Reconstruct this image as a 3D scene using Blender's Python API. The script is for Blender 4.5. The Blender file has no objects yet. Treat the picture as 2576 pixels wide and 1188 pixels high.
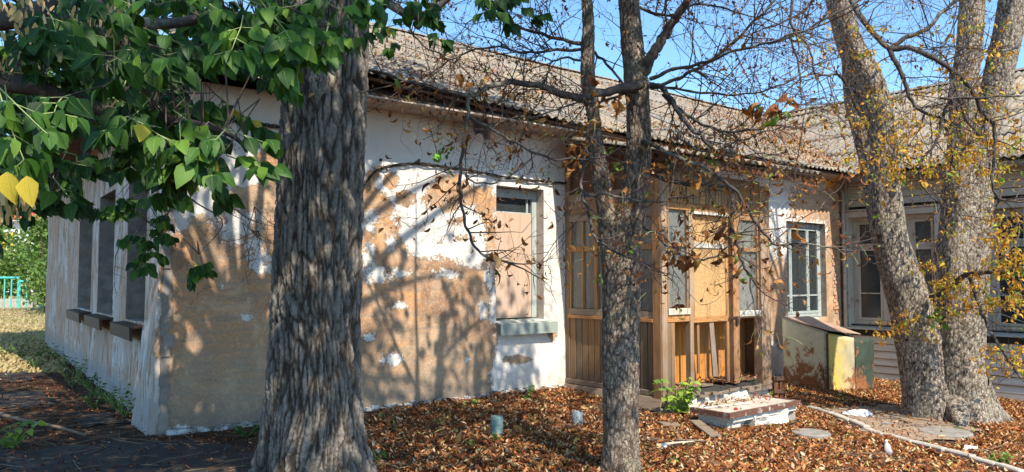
import bpy, bmesh, math, random
import numpy as np
from mathutils import Vector, Matrix
random.seed(7); RNG = np.random.default_rng(7)
scene = bpy.context.scene
COL = scene.collection

# ------------------------------------------------------------------ camera
F = 1935.0; PITCH = math.radians(3.136); CAMH = 1.6
cam_data = bpy.data.cameras.new('camera')
cam_data.sensor_width = 36; cam_data.lens = 36*F/2576; cam_data.clip_end = 2000; cam_data.clip_start = 0.05
cam = bpy.data.objects.new('camera', cam_data); COL.objects.link(cam)
cam.location = (0, 0, CAMH); cam.rotation_euler = (math.pi/2+PITCH, 0, 0)
scene.camera = cam
# ------------------------------------------------------------------ light
SH = Vector((.5, -.866, 0)).normalized(); ELEV = math.radians(50)
SUN = (SH*math.cos(ELEV)+Vector((0, 0, math.sin(ELEV)))).normalized()
world = bpy.data.worlds.new('World'); scene.world = world; world.use_nodes = True
wn = world.node_tree; bgn = wn.nodes['Background']
sky = wn.nodes.new('ShaderNodeTexSky'); sky.sky_type = 'NISHITA'; sky.sun_disc = False
sky.sun_elevation = ELEV; sky.sun_rotation = math.radians(150); sky.air_density = 1.0; sky.dust_density = 0.6; sky.ozone_density = 1.5
tint = wn.nodes.new('ShaderNodeMix'); tint.data_type = 'RGBA'; tint.blend_type = 'MULTIPLY'; tint.inputs[0].default_value = 1; tint.inputs[7].default_value = (.80, 1.06, 1.20, 1)
wn.links.new(sky.outputs[0], tint.inputs[6]); wn.links.new(tint.outputs[2], bgn.inputs[0]); bgn.inputs[1].default_value = 0.15
sd = bpy.data.lights.new('sun', 'SUN'); sd.energy = 5.0; sd.angle = math.radians(.53); sd.color = (1, .91, .75)
so = bpy.data.objects.new('sun', sd); COL.objects.link(so); so.rotation_euler = SUN.to_track_quat('Z', 'Y').to_euler()
so.location = (5, -5, 12)
scene.view_settings.view_transform = 'Standard'; scene.view_settings.look = 'None'
scene.view_settings.exposure = 0.75; scene.view_settings.gamma = 1
scene.render.engine = 'CYCLES'
scene.cycles.max_bounces = 8; scene.cycles.transparent_max_bounces = 12

# ------------------------------------------------------------------ measuring helpers (photo sketch coordinates 2576 x 1188 to places)
CP, SP = math.cos(PITCH), math.sin(PITCH)
def ray(px, py):
    cx = (px-1288)/F; cy = (594-py)/F
    return Vector((cx, CP-cy*SP, SP+cy*CP))
def at(px, py, Y):
    r = ray(px, py); k = Y/r.y
    return Vector((r.x*k, Y, CAMH+r.z*k))
def gz(x, y):
    x = np.asarray(x, float); y = np.asarray(y, float)
    a = -.07*np.clip(x, 0, 9.5)*np.clip((y-1)/7, .35, 1)
    b = .022*np.sin(x*1.7+y*.6)*np.sin(y*1.3-x*.4)+.012*np.sin(x*4.1+2)*np.sin(y*3.7)
    far = np.clip((y-16)/25, 0, 1)*.25
    return a+b*np.clip(1.5-.02*np.hypot(x, y), 0, 1)+far
def on_ground(px, py):
    r = ray(px, py); z = 0.
    for _ in range(8):
        k = (z-CAMH)/r.z; x, y = r.x*k, r.y*k; z = float(gz(x, y))
    return Vector((x, y, z))
def proj(P):
    P = np.asarray(P, float); x, y, z = P[..., 0], P[..., 1], P[..., 2]-CAMH
    f = y*CP+z*SP; u = -y*SP+z*CP; f = np.where(np.abs(f) < 1e-6, 1e-6, f)
    return 1288+F*x/f, 594-F*u/f, f
class Face:
    """a vertical building face: P0 + a*d, height z, n points out of the wall"""
    def __init__(s, P0, d, n): s.P0 = Vector((P0[0], P0[1], 0)); s.d = Vector((d[0], d[1], 0)).normalized(); s.n = Vector((n[0], n[1], 0)).normalized()
    def hit(s, px, py):
        r = ray(px, py); k = (s.P0-Vector((0, 0, CAMH))).dot(s.n)/r.dot(s.n)
        q = Vector((0, 0, CAMH))+r*k
        return (q-s.P0).dot(s.d), q.z
    def pt(s, a, z, out=0.): return s.P0+s.d*a+s.n*out+Vector((0, 0, z))
    def rect(s, x0, x1, y0, y1):
        ym = (y0+y1)/2; xm = (x0+x1)/2
        return s.hit(x0, ym)[0], s.hit(x1, ym)[0], s.hit(xm, y1)[1], s.hit(xm, y0)[1]
U = Vector((.773, .634, 0)).normalized(); W = Vector((-.634, .773, 0)).normalized()
C0 = Vector((-3.54, 7.94, 0)); TL = 13.9
FM = Face(C0, U, -W)                                   # main plastered front
WL = Vector((-.585, .811, 0)).normalized()
FL = Face(C0, WL, Vector((-WL.y, WL.x, 0)))            # left side wall
CC = C0+U*TL
FC = Face(CC, -W, -U)                                  # boarded wing
tA = FM.hit(1423, 800)[0]
PA = FM.pt(tA, 0); PORCH_D = 1.84
P1 = PA-W*PORCH_D
FS = Face(PA, -W, -U)                                  # porch side, a from wall to front
FF = Face(P1, U, -W)                                   # porch front
PW = FF.hit(1940, 800)[0]

# ------------------------------------------------------------------ noise
def _h(i, j, k, s):
    n = (i*73856093) ^ (j*19349663) ^ (k*83492791) ^ (s*2654435761 & 0x7fffffff)
    n = (n ^ (n >> 13))*1274126177 & 0x7fffffff
    return ((n ^ (n >> 16)) & 0xffff)/65535.
def vn(x, y, z, s=0):
    x, y, z = np.broadcast_arrays(np.asarray(x, float), np.asarray(y, float), np.asarray(z, float))
    i, j, k = np.floor(x).astype(np.int64), np.floor(y).astype(np.int64), np.floor(z).astype(np.int64)
    fx, fy, fz = x-i, y-j, z-k
    fx, fy, fz = fx*fx*(3-2*fx), fy*fy*(3-2*fy), fz*fz*(3-2*fz)
    r = 0
    for a in (0, 1):
        for b in (0, 1):
            for c in (0, 1):
                r = r+_h(i+a, j+b, k+c, s)*(fx if a else 1-fx)*(fy if b else 1-fy)*(fz if c else 1-fz)
    return r
def fbm(x, y, z, o=3, s=0):
    r = 0; w = .5; t = 0
    for q in range(o):
        r = r+w*vn(x*2**q, y*2**q, z*2**q, s+q); t += w; w *= .5
    return r/t

def voro(x, y, z, s=0):
    i, j, k = np.floor(x).astype(np.int64), np.floor(y).astype(np.int64), np.floor(z).astype(np.int64)
    f1 = np.full(x.shape, 9.); f2 = np.full(x.shape, 9.); cid = np.zeros(x.shape)
    for a in (-1, 0, 1):
        for b in (-1, 0, 1):
            for c in (-1, 0, 1):
                I, J, K = i+a, j+b, k+c
                d = np.sqrt((I+_h(I, J, K, s)-x)**2+(J+_h(I, J, K, s+7)-y)**2+(K+_h(I, J, K, s+13)-z)**2)
                m = d < f1; f2 = np.where(m, f1, np.minimum(f2, d)); cid = np.where(m, _h(I, J, K, s+21), cid); f1 = np.where(m, d, f1)
    return f1, f2, cid
# ------------------------------------------------------------------ objects
ORG = {}
def props(o, label=None, cat=None, group=None, kind=None):
    if label: o['label'] = label
    if cat: o['category'] = cat
    if group: o['group'] = group
    if kind: o['kind'] = kind
    return o
def thing(name, label, cat, loc=(0, 0, 0), group=None):
    o = bpy.data.objects.new(name, None); COL.objects.link(o); o.location = loc; o.empty_display_size = .1
    ORG[o.name] = Vector(loc); return props(o, label, cat, group)
def link(name, me, parent=None, mats=None, loc=None, rot=None, kind=None):
    o = bpy.data.objects.new(name, me); COL.objects.link(o)
    if mats is not None and not me.materials:
        for m in (mats if isinstance(mats, (list, tuple)) else [mats]): me.materials.append(m)
    org = Vector((0, 0, 0))
    if parent is not None: o.parent = parent; org = ORG[parent.name]
    if loc is not None: o.location = Vector(loc)-org
    if rot is not None: o.rotation_euler = rot
    ORG[o.name] = org
    if kind: o['kind'] = kind
    return o
def mesh_np(name, V, Fc, attrs=None, smooth=False, uv=None, colattrs=None):
    """V (n,3), Fc (m,k) uniform"""
    V = np.ascontiguousarray(V, dtype=np.float32); Fc = np.ascontiguousarray(Fc, dtype=np.int32)
    me = bpy.data.meshes.new(name); n, k = Fc.shape
    me.vertices.add(len(V)); me.vertices.foreach_set('co', V.ravel())
    me.loops.add(n*k); me.loops.foreach_set('vertex_index', Fc.ravel())
    me.polygons.add(n); me.polygons.foreach_set('loop_start', np.arange(0, n*k, k, dtype=np.int32))
    me.polygons.foreach_set('loop_total', np.full(n, k, dtype=np.int32))
    me.polygons.foreach_set('use_smooth', np.full(n, smooth, dtype=bool))
    for nm, v in (attrs or {}).items():
        a = me.attributes.new(nm, 'FLOAT', 'POINT'); a.data.foreach_set('value', np.ascontiguousarray(v, dtype=np.float32).ravel())
    if uv is not None:
        l = me.uv_layers.new(name='UVMap'); l.data.foreach_set('uv', np.ascontiguousarray(uv[Fc.ravel()], dtype=np.float32).ravel())
    me.update(calc_edges=True); me.validate()
    return me
class MB:
    def __init__(s): s.v = []; s.f = []
    def frame(s, o, a, b, c):
        """box from corner o along vectors a,b,c"""
        n = len(s.v); o = Vector(o)
        for k in (0, 1):
            for p in (o, o+a, o+a+b, o+b): s.v.append(p+c*k)
        fs = [(0, 3, 2, 1), (4, 5, 6, 7), (0, 1, 5, 4), (1, 2, 6, 5), (2, 3, 7, 6), (3, 0, 4, 7)]
        if a.cross(b).dot(c) < 0: fs = [f[::-1] for f in fs]
        s.f += [tuple(n+i for i in f) for f in fs]
    def fbox(s, fc, a0, a1, z0, z1, d0, d1):
        s.frame(fc.pt(a0, z0, d0), fc.d*(a1-a0), Vector((0, 0, z1-z0)), fc.n*(d1-d0)); return s
    def prism(s, pts, off):
        n = len(s.v); m = len(pts); off = Vector(off)
        s.v += [Vector(p) for p in pts]+[Vector(p)+off for p in pts]
        s.f.append(tuple(range(n, n+m))[::-1]); s.f.append(tuple(range(n+m, n+2*m)))
        for i in range(m):
            j = (i+1) % m; s.f.append((n+i, n+j, n+m+j, n+m+i))
        return s
    def poly(s, pts):
        n = len(s.v); s.v += [Vector(p) for p in pts]; s.f.append(tuple(range(n, n+len(pts)))); return s
    def tube(s, pts, rad, k=5, cap=True):
        pts = [Vector(p) for p in pts]; n0 = len(s.v); m = len(pts)
        ref = Vector((.31, .17, .93)).normalized()
        for i, p in enumerate(pts):
            d = (pts[min(i+1, m-1)]-pts[max(i-1, 0)])
            if d.length < 1e-9: d = Vector((0, 0, 1))
            d.normalize()
            if abs(d.dot(ref)) > .97: ref = Vector((.9, .3, .1)).normalized()
            a = (ref-d*ref.dot(d)).normalized(); b = d.cross(a); ref = a
            r = rad[i] if hasattr(rad, '__len__') else rad
            for q in range(k):
                t = 2*math.pi*q/k; s.v.append(p+(a*math.cos(t)+b*math.sin(t))*r)
        for i in range(m-1):
            for q in range(k):
                w = (q+1) % k; s.f.append((n0+i*k+q, n0+i*k+w, n0+(i+1)*k+w, n0+(i+1)*k+q))
        if cap:
            s.f.append(tuple(n0+q for q in range(k))[::-1]); s.f.append(tuple(n0+(m-1)*k+q for q in range(k)))
        return s
    def build(s, name, m, parent=None, smooth=False, bevel=0, kind=None):
        org = ORG[parent.name] if parent is not None else Vector((0, 0, 0))
        me = bpy.data.meshes.new(name); me.from_pydata([tuple(v-org) for v in s.v], [], s.f)
        if smooth: me.polygons.foreach_set('use_smooth', [True]*len(me.polygons))
        me.update()
        o = link(name, me, parent, m, kind=kind)
        if bevel:
            md = o.modifiers.new('bevel', 'BEVEL'); md.width = bevel; md.segments = 1; md.limit_method = 'ANGLE'
        return o
def catmull(P, n):
    P = [np.asarray(p, float) for p in P]
    if len(P) < 3: return [P[0]+(P[-1]-P[0])*i/n for i in range(n+1)]
    Q = [2*P[0]-P[1]]+P+[2*P[-1]-P[-2]]; m = len(P)-1; out = []
    for i in range(n+1):
        t = i/n*m; k = min(int(t), m-1); f = t-k
        a, b, c, d = Q[k:k+4]
        out.append(.5*((2*b)+(c-a)*f+(2*a-5*b+4*c-d)*f*f+(3*b-a-3*c+d)*f**3))
    return out

# ------------------------------------------------------------------ materials
class NT:
    def __init__(s, name, rough=.9, spec=.3):
        s.m = bpy.data.materials.new(name); s.m.use_nodes = True; s.t = s.m.node_tree
        s.b = s.t.nodes['Principled BSDF']; s.b.inputs['Roughness'].default_value = rough
        s.b.inputs['Specular IOR Level'].default_value = spec
    def n(s, ty, **kw):
        nd = s.t.nodes.new('ShaderNode'+ty)
        for k, v in kw.items(): setattr(nd, k, v)
        return nd
    def l(s, a, b): s.t.links.new(a, b)
    def put(s, sock, v):
        if hasattr(v, 'is_output') or isinstance(v, bpy.types.NodeSocket): s.l(v, sock)
        else: sock.default_value = v if not isinstance(v, tuple) or len(v) == 4 or sock.type == 'VECTOR' else (*v, 1)
    def coord(s, scale=(1, 1, 1), kind='Object', rot=(0, 0, 0)):
        c = s.n('TexCoord'); mp = s.n('Mapping'); s.l(c.outputs[kind], mp.inputs[0]); mp.inputs['Scale'].default_value = scale
        mp.inputs['Rotation'].default_value = rot
        return mp.outputs[0]
    def noise(s, co, scale=5, detail=4, rough=.55, dist=0):
        a = s.n('TexNoise'); s.l(co, a.inputs['Vector']); a.inputs['Scale'].default_value = scale; a.inputs['Detail'].default_value = detail
        a.inputs['Roughness'].default_value = rough; a.inputs['Distortion'].default_value = dist; return a.outputs[0]
    def vor(s, co, scale=5, feature='F1', rnd=1):
        a = s.n('TexVoronoi', feature=feature); s.l(co, a.inputs['Vector']); a.inputs['Scale'].default_value = scale
        a.inputs['Randomness'].default_value = rnd; return a
    def ramp(s, fac, a=.4, b=.6, ca=0., cb=1.):
        r = s.n('MapRange'); s.put(r.inputs[0], fac); r.inputs[1].default_value = a; r.inputs[2].default_value = b
        r.inputs[3].default_value = ca; r.inputs[4].default_value = cb; return r.outputs[0]
    def math(s, op, a, b=0., c=0.):
        r = s.n('Math', operation=op); s.put(r.inputs[0], a); s.put(r.inputs[1], b)
        if op in ('MULTIPLY_ADD',): s.put(r.inputs[2], c)
        return r.outputs[0]
    def mix(s, f, a, b, mode='MIX'):
        r = s.n('Mix', data_type='RGBA', blend_type=mode); s.put(r.inputs[0], f); s.put(r.inputs[6], a); s.put(r.inputs[7], b); return r.outputs[2]
    def attr(s, name): return s.n('Attribute', attribute_name=name).outputs['Fac']
    def oi(s): return s.n('ObjectInfo').outputs['Random']
    def col(s, v): s.put(s.b.inputs['Base Color'], v); return s
    def bump(s, h, strength=.5, dist=.01):
        b = s.n('Bump'); s.put(b.inputs['Height'], h); b.inputs['Strength'].default_value = strength; b.inputs['Distance'].default_value = dist
        s.l(b.outputs[0], s.b.inputs['Normal']); return s
def c3(*v): return (v[0], v[1], v[2], 1)

def m_wood(name, c1, c2, cgrey, vert=True, rough=.85, grey=.5, stain=0.):
    t = NT(name, rough); sc = (26, 26, 1.6) if vert else (3, 3, 26)
    co = t.coord(sc); ri = t.oi()
    v = t.n('VectorMath', operation='ADD'); t.l(co, v.inputs[0])
    cx = t.n('CombineXYZ'); t.l(t.math('MULTIPLY', ri, 37.), cx.inputs[0]); t.l(t.math('MULTIPLY', ri, 11.), cx.inputs[2]); t.l(cx.outputs[0], v.inputs[1])
    n1 = t.noise(v.outputs[0], 1.0, 6, .62, 1.2)
    co2 = t.coord((1, 1, 1)); n2 = t.noise(co2, 2.2, 5, .6); n3 = t.noise(co2, 60, 2, .6)
    base = t.mix(t.ramp(n1, .3, .72), c1, c2)
    g = t.math('ADD', t.math('MULTIPLY', n2, .7), t.math('MULTIPLY', ri, .35))
    base = t.mix(t.ramp(g, .62-grey*.35, .78-grey*.2), base, cgrey)
    n5 = t.noise(t.coord((110, 110, 2.2) if vert else (6, 6, 110)), 1., 4, .7, .6)
    base = t.mix(t.ramp(n5, .5, .68, 0, .7), base, c3(.06, .035, .02))
    zz = t.n('SeparateXYZ'); t.l(co2, zz.inputs[0]); lowst = t.ramp(t.math('ADD', zz.outputs[2], t.math('MULTIPLY', t.math('SUBTRACT', n2, .5), 2.6)), .05, 1.35, stain, 0)
    base = t.mix(lowst, base, c3(.075, .055, .042))
    base = t.mix(t.ramp(n1, .62, .8, 0, .75), base, c3(.05, .03, .02))
    base = t.mix(t.ramp(n3, .62, .75, 0, .3), base, c3(.05, .035, .02))
    t.col(base).bump(n1, .5, .004); return t.m
MAT = {}
MAT['wood_v'] = m_wood('weathered_orange_wood', c3(.56, .31, .13), c3(.36, .17, .06), c3(.25, .175, .115), True, grey=.5, stain=.8)
MAT['wood_h'] = m_wood('weathered_rail_wood', c3(.54, .27, .10), c3(.36, .16, .055), c3(.32, .25, .18), False, grey=.5)
MAT['wood_post'] = m_wood('bleached_post_wood', c3(.54, .28, .12), c3(.36, .16, .06), c3(.38, .29, .22), True, grey=.8, stain=.5)
MAT['wood_in'] = m_wood('inner_board_wood', c3(.66, .28, .06), c3(.48, .17, .03), c3(.40, .2, .08), True, grey=.15)
MAT['wood_brown'] = m_wood('brown_stained_wood', c3(.16, .06, .03), c3(.11, .04, .02), c3(.14, .08, .05), True, grey=.4)
MAT['wood_brown_h'] = m_wood('brown_fascia_wood', c3(.13, .055, .03), c3(.08, .035, .018), c3(.12, .07, .045), False, grey=.4)
MAT['wood_grey_h'] = m_wood('grey_board_wood', c3(.26, .17, .10), c3(.20, .12, .07), c3(.22, .165, .12), False, grey=1.)
MAT['white_wood'] = m_wood('flaking_white_wood', c3(.72, .68, .60), c3(.62, .57, .48), c3(.55, .46, .36), True, grey=.3)

def m_paint(name, c, c2, chip, amt=.62, rough=.6):
    t = NT(name, rough); co = t.coord((1, 1, 1)); n = t.noise(co, 5, 8, .62); n2 = t.noise(co, 38, 4, .6); n3 = t.noise(t.coord((9, 9, .8)), 2, 5, .6)
    b = t.mix(t.ramp(n3, .3, .7), c, c2)
    k = t.ramp(t.math('ADD', t.math('MULTIPLY', n, .6), t.math('MULTIPLY', n2, .4)), amt, amt+.03)
    t.col(t.mix(k, b, chip)).bump(t.math('SUBTRACT', n2, k), .35, .003); return t.m
MAT['frame_grey'] = m_paint('peeling_grey_green_paint', c3(.42, .46, .45), c3(.30, .34, .33), c3(.20, .13, .08), .56)
MAT['sill_green'] = m_paint('pale_green_sill_paint', c3(.37, .41, .38), c3(.29, .33, .30), c3(.2, .13, .08), .60)
MAT['casing_white'] = m_paint('old_cream_paint', c3(.56, .49, .40), c3(.45, .38, .30), c3(.30, .19, .12), .56)
MAT['siding'] = None
def plain(name, c, rough=.8, metal=0, spec=.3, var=.25, scale=12):
    t = NT(name, rough, spec); n = t.noise(t.coord(), scale, 5, .6)
    t.col(t.mix(t.ramp(n, .3, .75), c, c3(*[x*(1-var) for x in c[:3]]))).bump(n, .2, .004); t.b.inputs['Metallic'].default_value = metal; return t.m
MAT['cable'] = plain('black_cable_rubber', c3(.045, .035, .03), .6)
MAT['dark'] = plain('dark_room', c3(.05, .045, .04), .9)
MAT['sheet_brown'] = plain('brown_rusted_tin', c3(.06, .035, .028), .5)
MAT['curtain'] = plain('dusty_paper_behind_glass', c3(.36, .33, .27), .95, var=.35, scale=3)
MAT['plastic_white'] = plain('white_plastic', c3(.85, .85, .85), .35)
MAT['stone_grey'] = plain('grey_concrete', c3(.30, .27, .24), .9, var=.5)
MAT['red'] = plain('red_plastic', c3(.7, .02, .02), .4)
# dusty glass
def m_glass(name, tint, dust, op=.35):
    t = NT(name, .12, .6); co = t.coord(); n = t.noise(co, 4, 7, .7); n2 = t.noise(co, 40, 3, .7)
    t.col(t.mix(t.ramp(n2, .4, .8, 0, .5), tint, dust)); t.b.inputs['IOR'].default_value = 1.5
    r = t.ramp(n, .3, .7, .05, .35); t.l(r, t.b.inputs['Roughness'])
    tr = t.n('BsdfTransparent'); mx = t.n('MixShader'); t.l(t.ramp(n, .25, .8, op, min(1, op+.35)), mx.inputs[0])
    t.l(tr.outputs[0], mx.inputs[1]); t.l(t.b.outputs[0], mx.inputs[2]); t.l(mx.outputs[0], t.t.nodes['Material Output'].inputs[0]); return t.m
MAT['glass'] = m_glass('dusty_window_glass', c3(.03, .04, .045), c3(.15, .16, .16), .45)
MAT['glass_paper'] = m_glass('milky_window_glass', c3(.25, .25, .23), c3(.4, .4, .37), .30)
MAT['bottle'] = m_glass('clear_bottle_plastic', c3(.6, .65, .7), c3(.8, .8, .8), .35)

# plaster: white limewash flaking off ochre render, dirt towards the base
def m_plaster():
    t = NT('flaking_limewash_on_ochre_plaster', .93, .15)
    co = t.coord(); d = t.attr('white'); zf = t.attr('height')
    n1 = t.noise(co, 7, 10, .7, .3); n2 = t.noise(co, 34, 7, .7); n3 = t.noise(co, 1.3, 5, .6); n4 = t.noise(co, 90, 3, .6)
    k = t.math('ADD', t.math('MULTIPLY', t.math('SUBTRACT', n1, .5), 1.5), t.math('MULTIPLY', t.math('SUBTRACT', n2, .5), 1.25))
    v = t.math('ADD', d, t.math('MULTIPLY', k, 1.0))
    white = t.ramp(v, -.012, .012)
    oc = t.mix(t.ramp(n3, .4, .6), c3(.62, .32, .145), c3(.50, .33, .22))
    oc = t.mix(t.ramp(n2, .45, .8, 0, .5), oc, c3(.42, .21, .10))
    hor = t.noise(t.coord((2, 2, 14)), 1.5, 5, .6)
    oc = t.mix(t.ramp(hor, .46, .6, 0, .8), oc, c3(.37, .27, .20))
    n6 = t.noise(t.coord((1, 1, .8)), 2.6, 8, .68, .8); oc = t.mix(t.ramp(n6, .52, .60, 0, .8), oc, c3(.30, .17, .10)); oc = t.mix(t.ramp(n6, .36, .46, .8, 0), oc, c3(.66, .45, .28))
    oc = t.mix(t.ramp(n4, .54, .64, 0, .5), oc, c3(.25, .16, .10)); oc = t.mix(t.ramp(n2, .38, .46, .45, 0), oc, c3(.62, .46, .33))
    edge = t.math('MULTIPLY', t.ramp(v, -.05, -.01, 0, 1), t.ramp(n2, .35, .6)); oc = t.mix(t.math('MULTIPLY', edge, .55), oc, c3(.30, .17, .09))  # dark rim beside the flakes paints in the shadow of their thickness
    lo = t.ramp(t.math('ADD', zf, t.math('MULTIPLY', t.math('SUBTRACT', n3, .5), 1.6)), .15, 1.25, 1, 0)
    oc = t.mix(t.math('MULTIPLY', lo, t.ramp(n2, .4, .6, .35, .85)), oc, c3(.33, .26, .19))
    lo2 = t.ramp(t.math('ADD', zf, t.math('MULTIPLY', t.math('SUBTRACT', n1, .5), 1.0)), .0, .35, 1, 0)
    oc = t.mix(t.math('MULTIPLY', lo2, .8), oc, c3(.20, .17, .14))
    wh = t.mix(t.ramp(n3, .35, .75), c3(.78, .73, .68), c3(.66, .60, .54))
    wh = t.mix(t.ramp(n1, .6, .8, 0, .5), wh, c3(.60, .52, .44))
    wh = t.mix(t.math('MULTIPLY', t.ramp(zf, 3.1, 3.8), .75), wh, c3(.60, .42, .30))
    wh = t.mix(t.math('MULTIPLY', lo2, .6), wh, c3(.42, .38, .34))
    cr = t.vor(t.coord(), 3.2, 'DISTANCE_TO_EDGE'); crack = t.ramp(cr.outputs[0], 0, .006, .5, 0)
    crk = t.math('MULTIPLY', crack, t.ramp(n3, .5, .56))
    c = t.mix(white, oc, wh); c = t.mix(crk, c, c3(.15, .11, .08))
    t.col(c)
    h = t.math('ADD', t.math('MULTIPLY', white, 1.1), t.math('ADD', t.math('MULTIPLY', n2, .9), t.math('MULTIPLY', n4, .35)))
    t.bump(t.math('ADD', h, t.math('MULTIPLY', n1, 1.8)), .8, .013); return t.m
MAT['plaster'] = m_plaster()
def m_leftplaster():
    t = NT('streaked_pinkish_limewash', .93, .15)
    co = t.coord((1.2, 1.2, .55)); n1 = t.noise(co, 4, 9, .66, .6); n2 = t.noise(co, 22, 5, .6); zf = t.attr('height'); n3 = t.noise(co, 1.1, 4, .5)
    wh = t.mix(t.ramp(n3, .44, .55), c3(.70, .63, .57), c3(.60, .42, .31)); wh = t.mix(t.ramp(t.noise(t.coord((9, 9, .7)), 1.4, 6, .65, .5), .5, .60, 0, .8), wh, c3(.40, .30, .23))
    v = t.math('ADD', t.math('MULTIPLY', n1, .75), t.math('MULTIPLY', n2, .25))
    c = t.mix(t.ramp(v, .515, .525), wh, c3(.50, .31, .19))
    low = t.ramp(t.math('ADD', zf, t.math('MULTIPLY', t.math('SUBTRACT', n1, .5), 1.4)), .25, .4, 1, 0)
    c = t.mix(t.math('MULTIPLY', low, .85), c, c3(.36, .33, .31))
    c = t.mix(t.ramp(v, .575, .585), c, c3(.27, .23, .19))
    t.col(c).bump(t.math('ADD', n2, t.math('MULTIPLY', v, 2.)), .7, .012); return t.m
MAT['plaster_left'] = m_leftplaster()
MAT['reveal'] = plain('bare_grey_render', c3(.34, .29, .25), .95, var=.55, scale=7)
def m_brick():
    t = NT('old_orange_brick', .95, .1); ri = t.oi(); n = t.noise(t.coord(), 30, 4, .6)
    c = t.mix(ri, c3(.42, .17, .08), c3(.50, .33, .22)); t.col(t.mix(t.ramp(n, .5, .75), c, c3(.55, .5, .45))).bump(n, .5, .006); return t.m
MAT['brick'] = m_brick()

# corrugated roof
def m_roof():
    t = NT('lichened_asbestos_cement', .95, .1); co = t.coord(); ri = t.oi()
    n = t.noise(co, 1.4, 6, .65); n2 = t.noise(co, 18, 5, .65); n3 = t.noise(co, 70, 2, .6)
    c = t.mix(ri, c3(.28, .225, .17), c3(.185, .155, .125))
    c = t.mix(t.ramp(n, .45, .62, 0, .8), c, c3(.19, .18, .175))
    c = t.mix(t.ramp(n2, .52, .62, 0, .75), c, c3(.40, .33, .235))
    c = t.mix(t.ramp(n2, .36, .44, .7, 0), c, c3(.16, .13, .10))
    c = t.mix(t.ramp(n3, .62, .7, 0, .5), c, c3(.55, .5, .38))
    t.col(c).bump(n2, .4, .006); return t.m
MAT['roof'] = m_roof()

# barks
def m_bark(name, ridge, furrow, lichen, plate=True):
    t = NT(name, .95, .1); h = t.attr('h'); co = t.coord((1, 1, .45)); n = t.noise(co, 14, 8, .65, .5); n2 = t.noise(t.coord(), 2.6, 6, .65); n3 = t.noise(t.coord((1, 1, .6)), 60, 4, .65)
    c = t.mix(t.ramp(t.math('ADD', h, t.math('MULTIPLY', t.math('SUBTRACT', n, .5), .7)), *(.22, .7) if plate else (.24, .66)), furrow, ridge)
    c = t.mix(t.ramp(t.math('ADD', t.math('MULTIPLY', n2, .6), t.math('MULTIPLY', n, .4)), .51, .60, 0, .8), c, lichen)
    c = t.mix(t.ramp(n3, .35, .65, .55, 0), c, furrow)
    if plate:
        cw = t.coord((1, 1, .5)); ad = t.n('VectorMath', operation='MULTIPLY_ADD'); nn = t.n('TexNoise'); t.l(cw, nn.inputs['Vector']); nn.inputs['Scale'].default_value = 18; nn.inputs['Detail'].default_value = 5
        t.l(nn.outputs['Color'], ad.inputs[0]); ad.inputs[1].default_value = (.09, .09, .09); t.l(cw, ad.inputs[2])
        vr = t.vor(ad.outputs[0], 34, 'DISTANCE_TO_EDGE'); e = t.ramp(vr.outputs[0], .0, .10, .6, 0)
        c = t.mix(t.math('MULTIPLY', e, t.ramp(n2, .35, .5)), c, furrow)
        hh = t.math('ADD', t.math('SUBTRACT', t.math('MULTIPLY', n, 1.2), e), t.math('MULTIPLY', n3, .5))
    else: hh = t.math('ADD', n, t.math('MULTIPLY', n3, .7))
    t.col(c).bump(hh, 1.0, .014 if plate else .010); return t.m
MAT['bark_big'] = m_bark('deep_furrowed_grey_bark', c3(.25, .225, .20), c3(.05, .038, .030), c3(.20, .185, .16), False)
MAT['bark_ch'] = m_bark('plated_chestnut_bark', c3(.40, .33, .27), c3(.10, .065, .045), c3(.34, .30, .20))
MAT['bark_pale'] = m_bark('pale_plated_chestnut_bark', c3(.58, .49, .40), c3(.06, .04, .03), c3(.50, .45, .34))
MAT['bark_limb'] = m_bark('smooth_limb_bark', c3(.20, .18, .165), c3(.075, .06, .055), c3(.27, .27, .22), False)
MAT['twig'] = plain('thin_brown_twig_bark', c3(.125, .085, .07), .85, var=.5)
MAT['twig_green'] = plain('green_leaf_stalk', c3(.30, .36, .14), .7)

def m_leaf(name, cols, trans=.35, rough=.45, spec=.4, vein=None):
    t = NT(name, rough, spec); r = t.attr('tint')
    cr = t.n('ValToRGB'); e = cr.color_ramp.elements
    while len(e) < len(cols): e.new(.5)
    for i, (p, c) in enumerate(cols): e[i].position = p; e[i].color = c
    t.l(r, cr.inputs[0]); c = cr.outputs[0]
    n = t.noise(t.coord(), 25, 3, .6); c = t.mix(t.ramp(n, .3, .75, 0, .35), c, t.mix(1., c, c3(.5, .45, .4), 'MULTIPLY'))
    if vein:
        uv = t.n('TexCoord').outputs['UV']; sx = t.n('SeparateXYZ'); t.l(uv, sx.inputs[0])
        au = t.math('ABSOLUTE', t.math('SUBTRACT', sx.outputs[0], .5))
        mid = t.ramp(au, .0, .035, 1, 0)
        dg = t.math('FRACT', t.math('MULTIPLY', t.math('SUBTRACT', sx.outputs[1], t.math('MULTIPLY', au, .9)), 8.))
        side = t.ramp(dg, .0, .14, .45, 0)
        vv = t.math('MAXIMUM', mid, side); c = t.mix(t.math('MULTIPLY', vv, .55), c, vein)
        t.bump(t.math('SUBTRACT', n, vv), .35, .004)
    t.put(t.b.inputs['Base Color'], c)
    tl = t.n('BsdfTranslucent'); t.put(tl.inputs[0], t.mix(1., c, c3(1.5, 1.7, .7), 'MULTIPLY')); mx = t.n('MixShader'); mx.inputs[0].default_value = trans
    t.l(t.b.outputs[0], mx.inputs[1]); t.l(tl.outputs[0], mx.inputs[2]); t.l(mx.outputs[0], t.t.nodes['Material Output'].inputs[0]); return t.m
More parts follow.
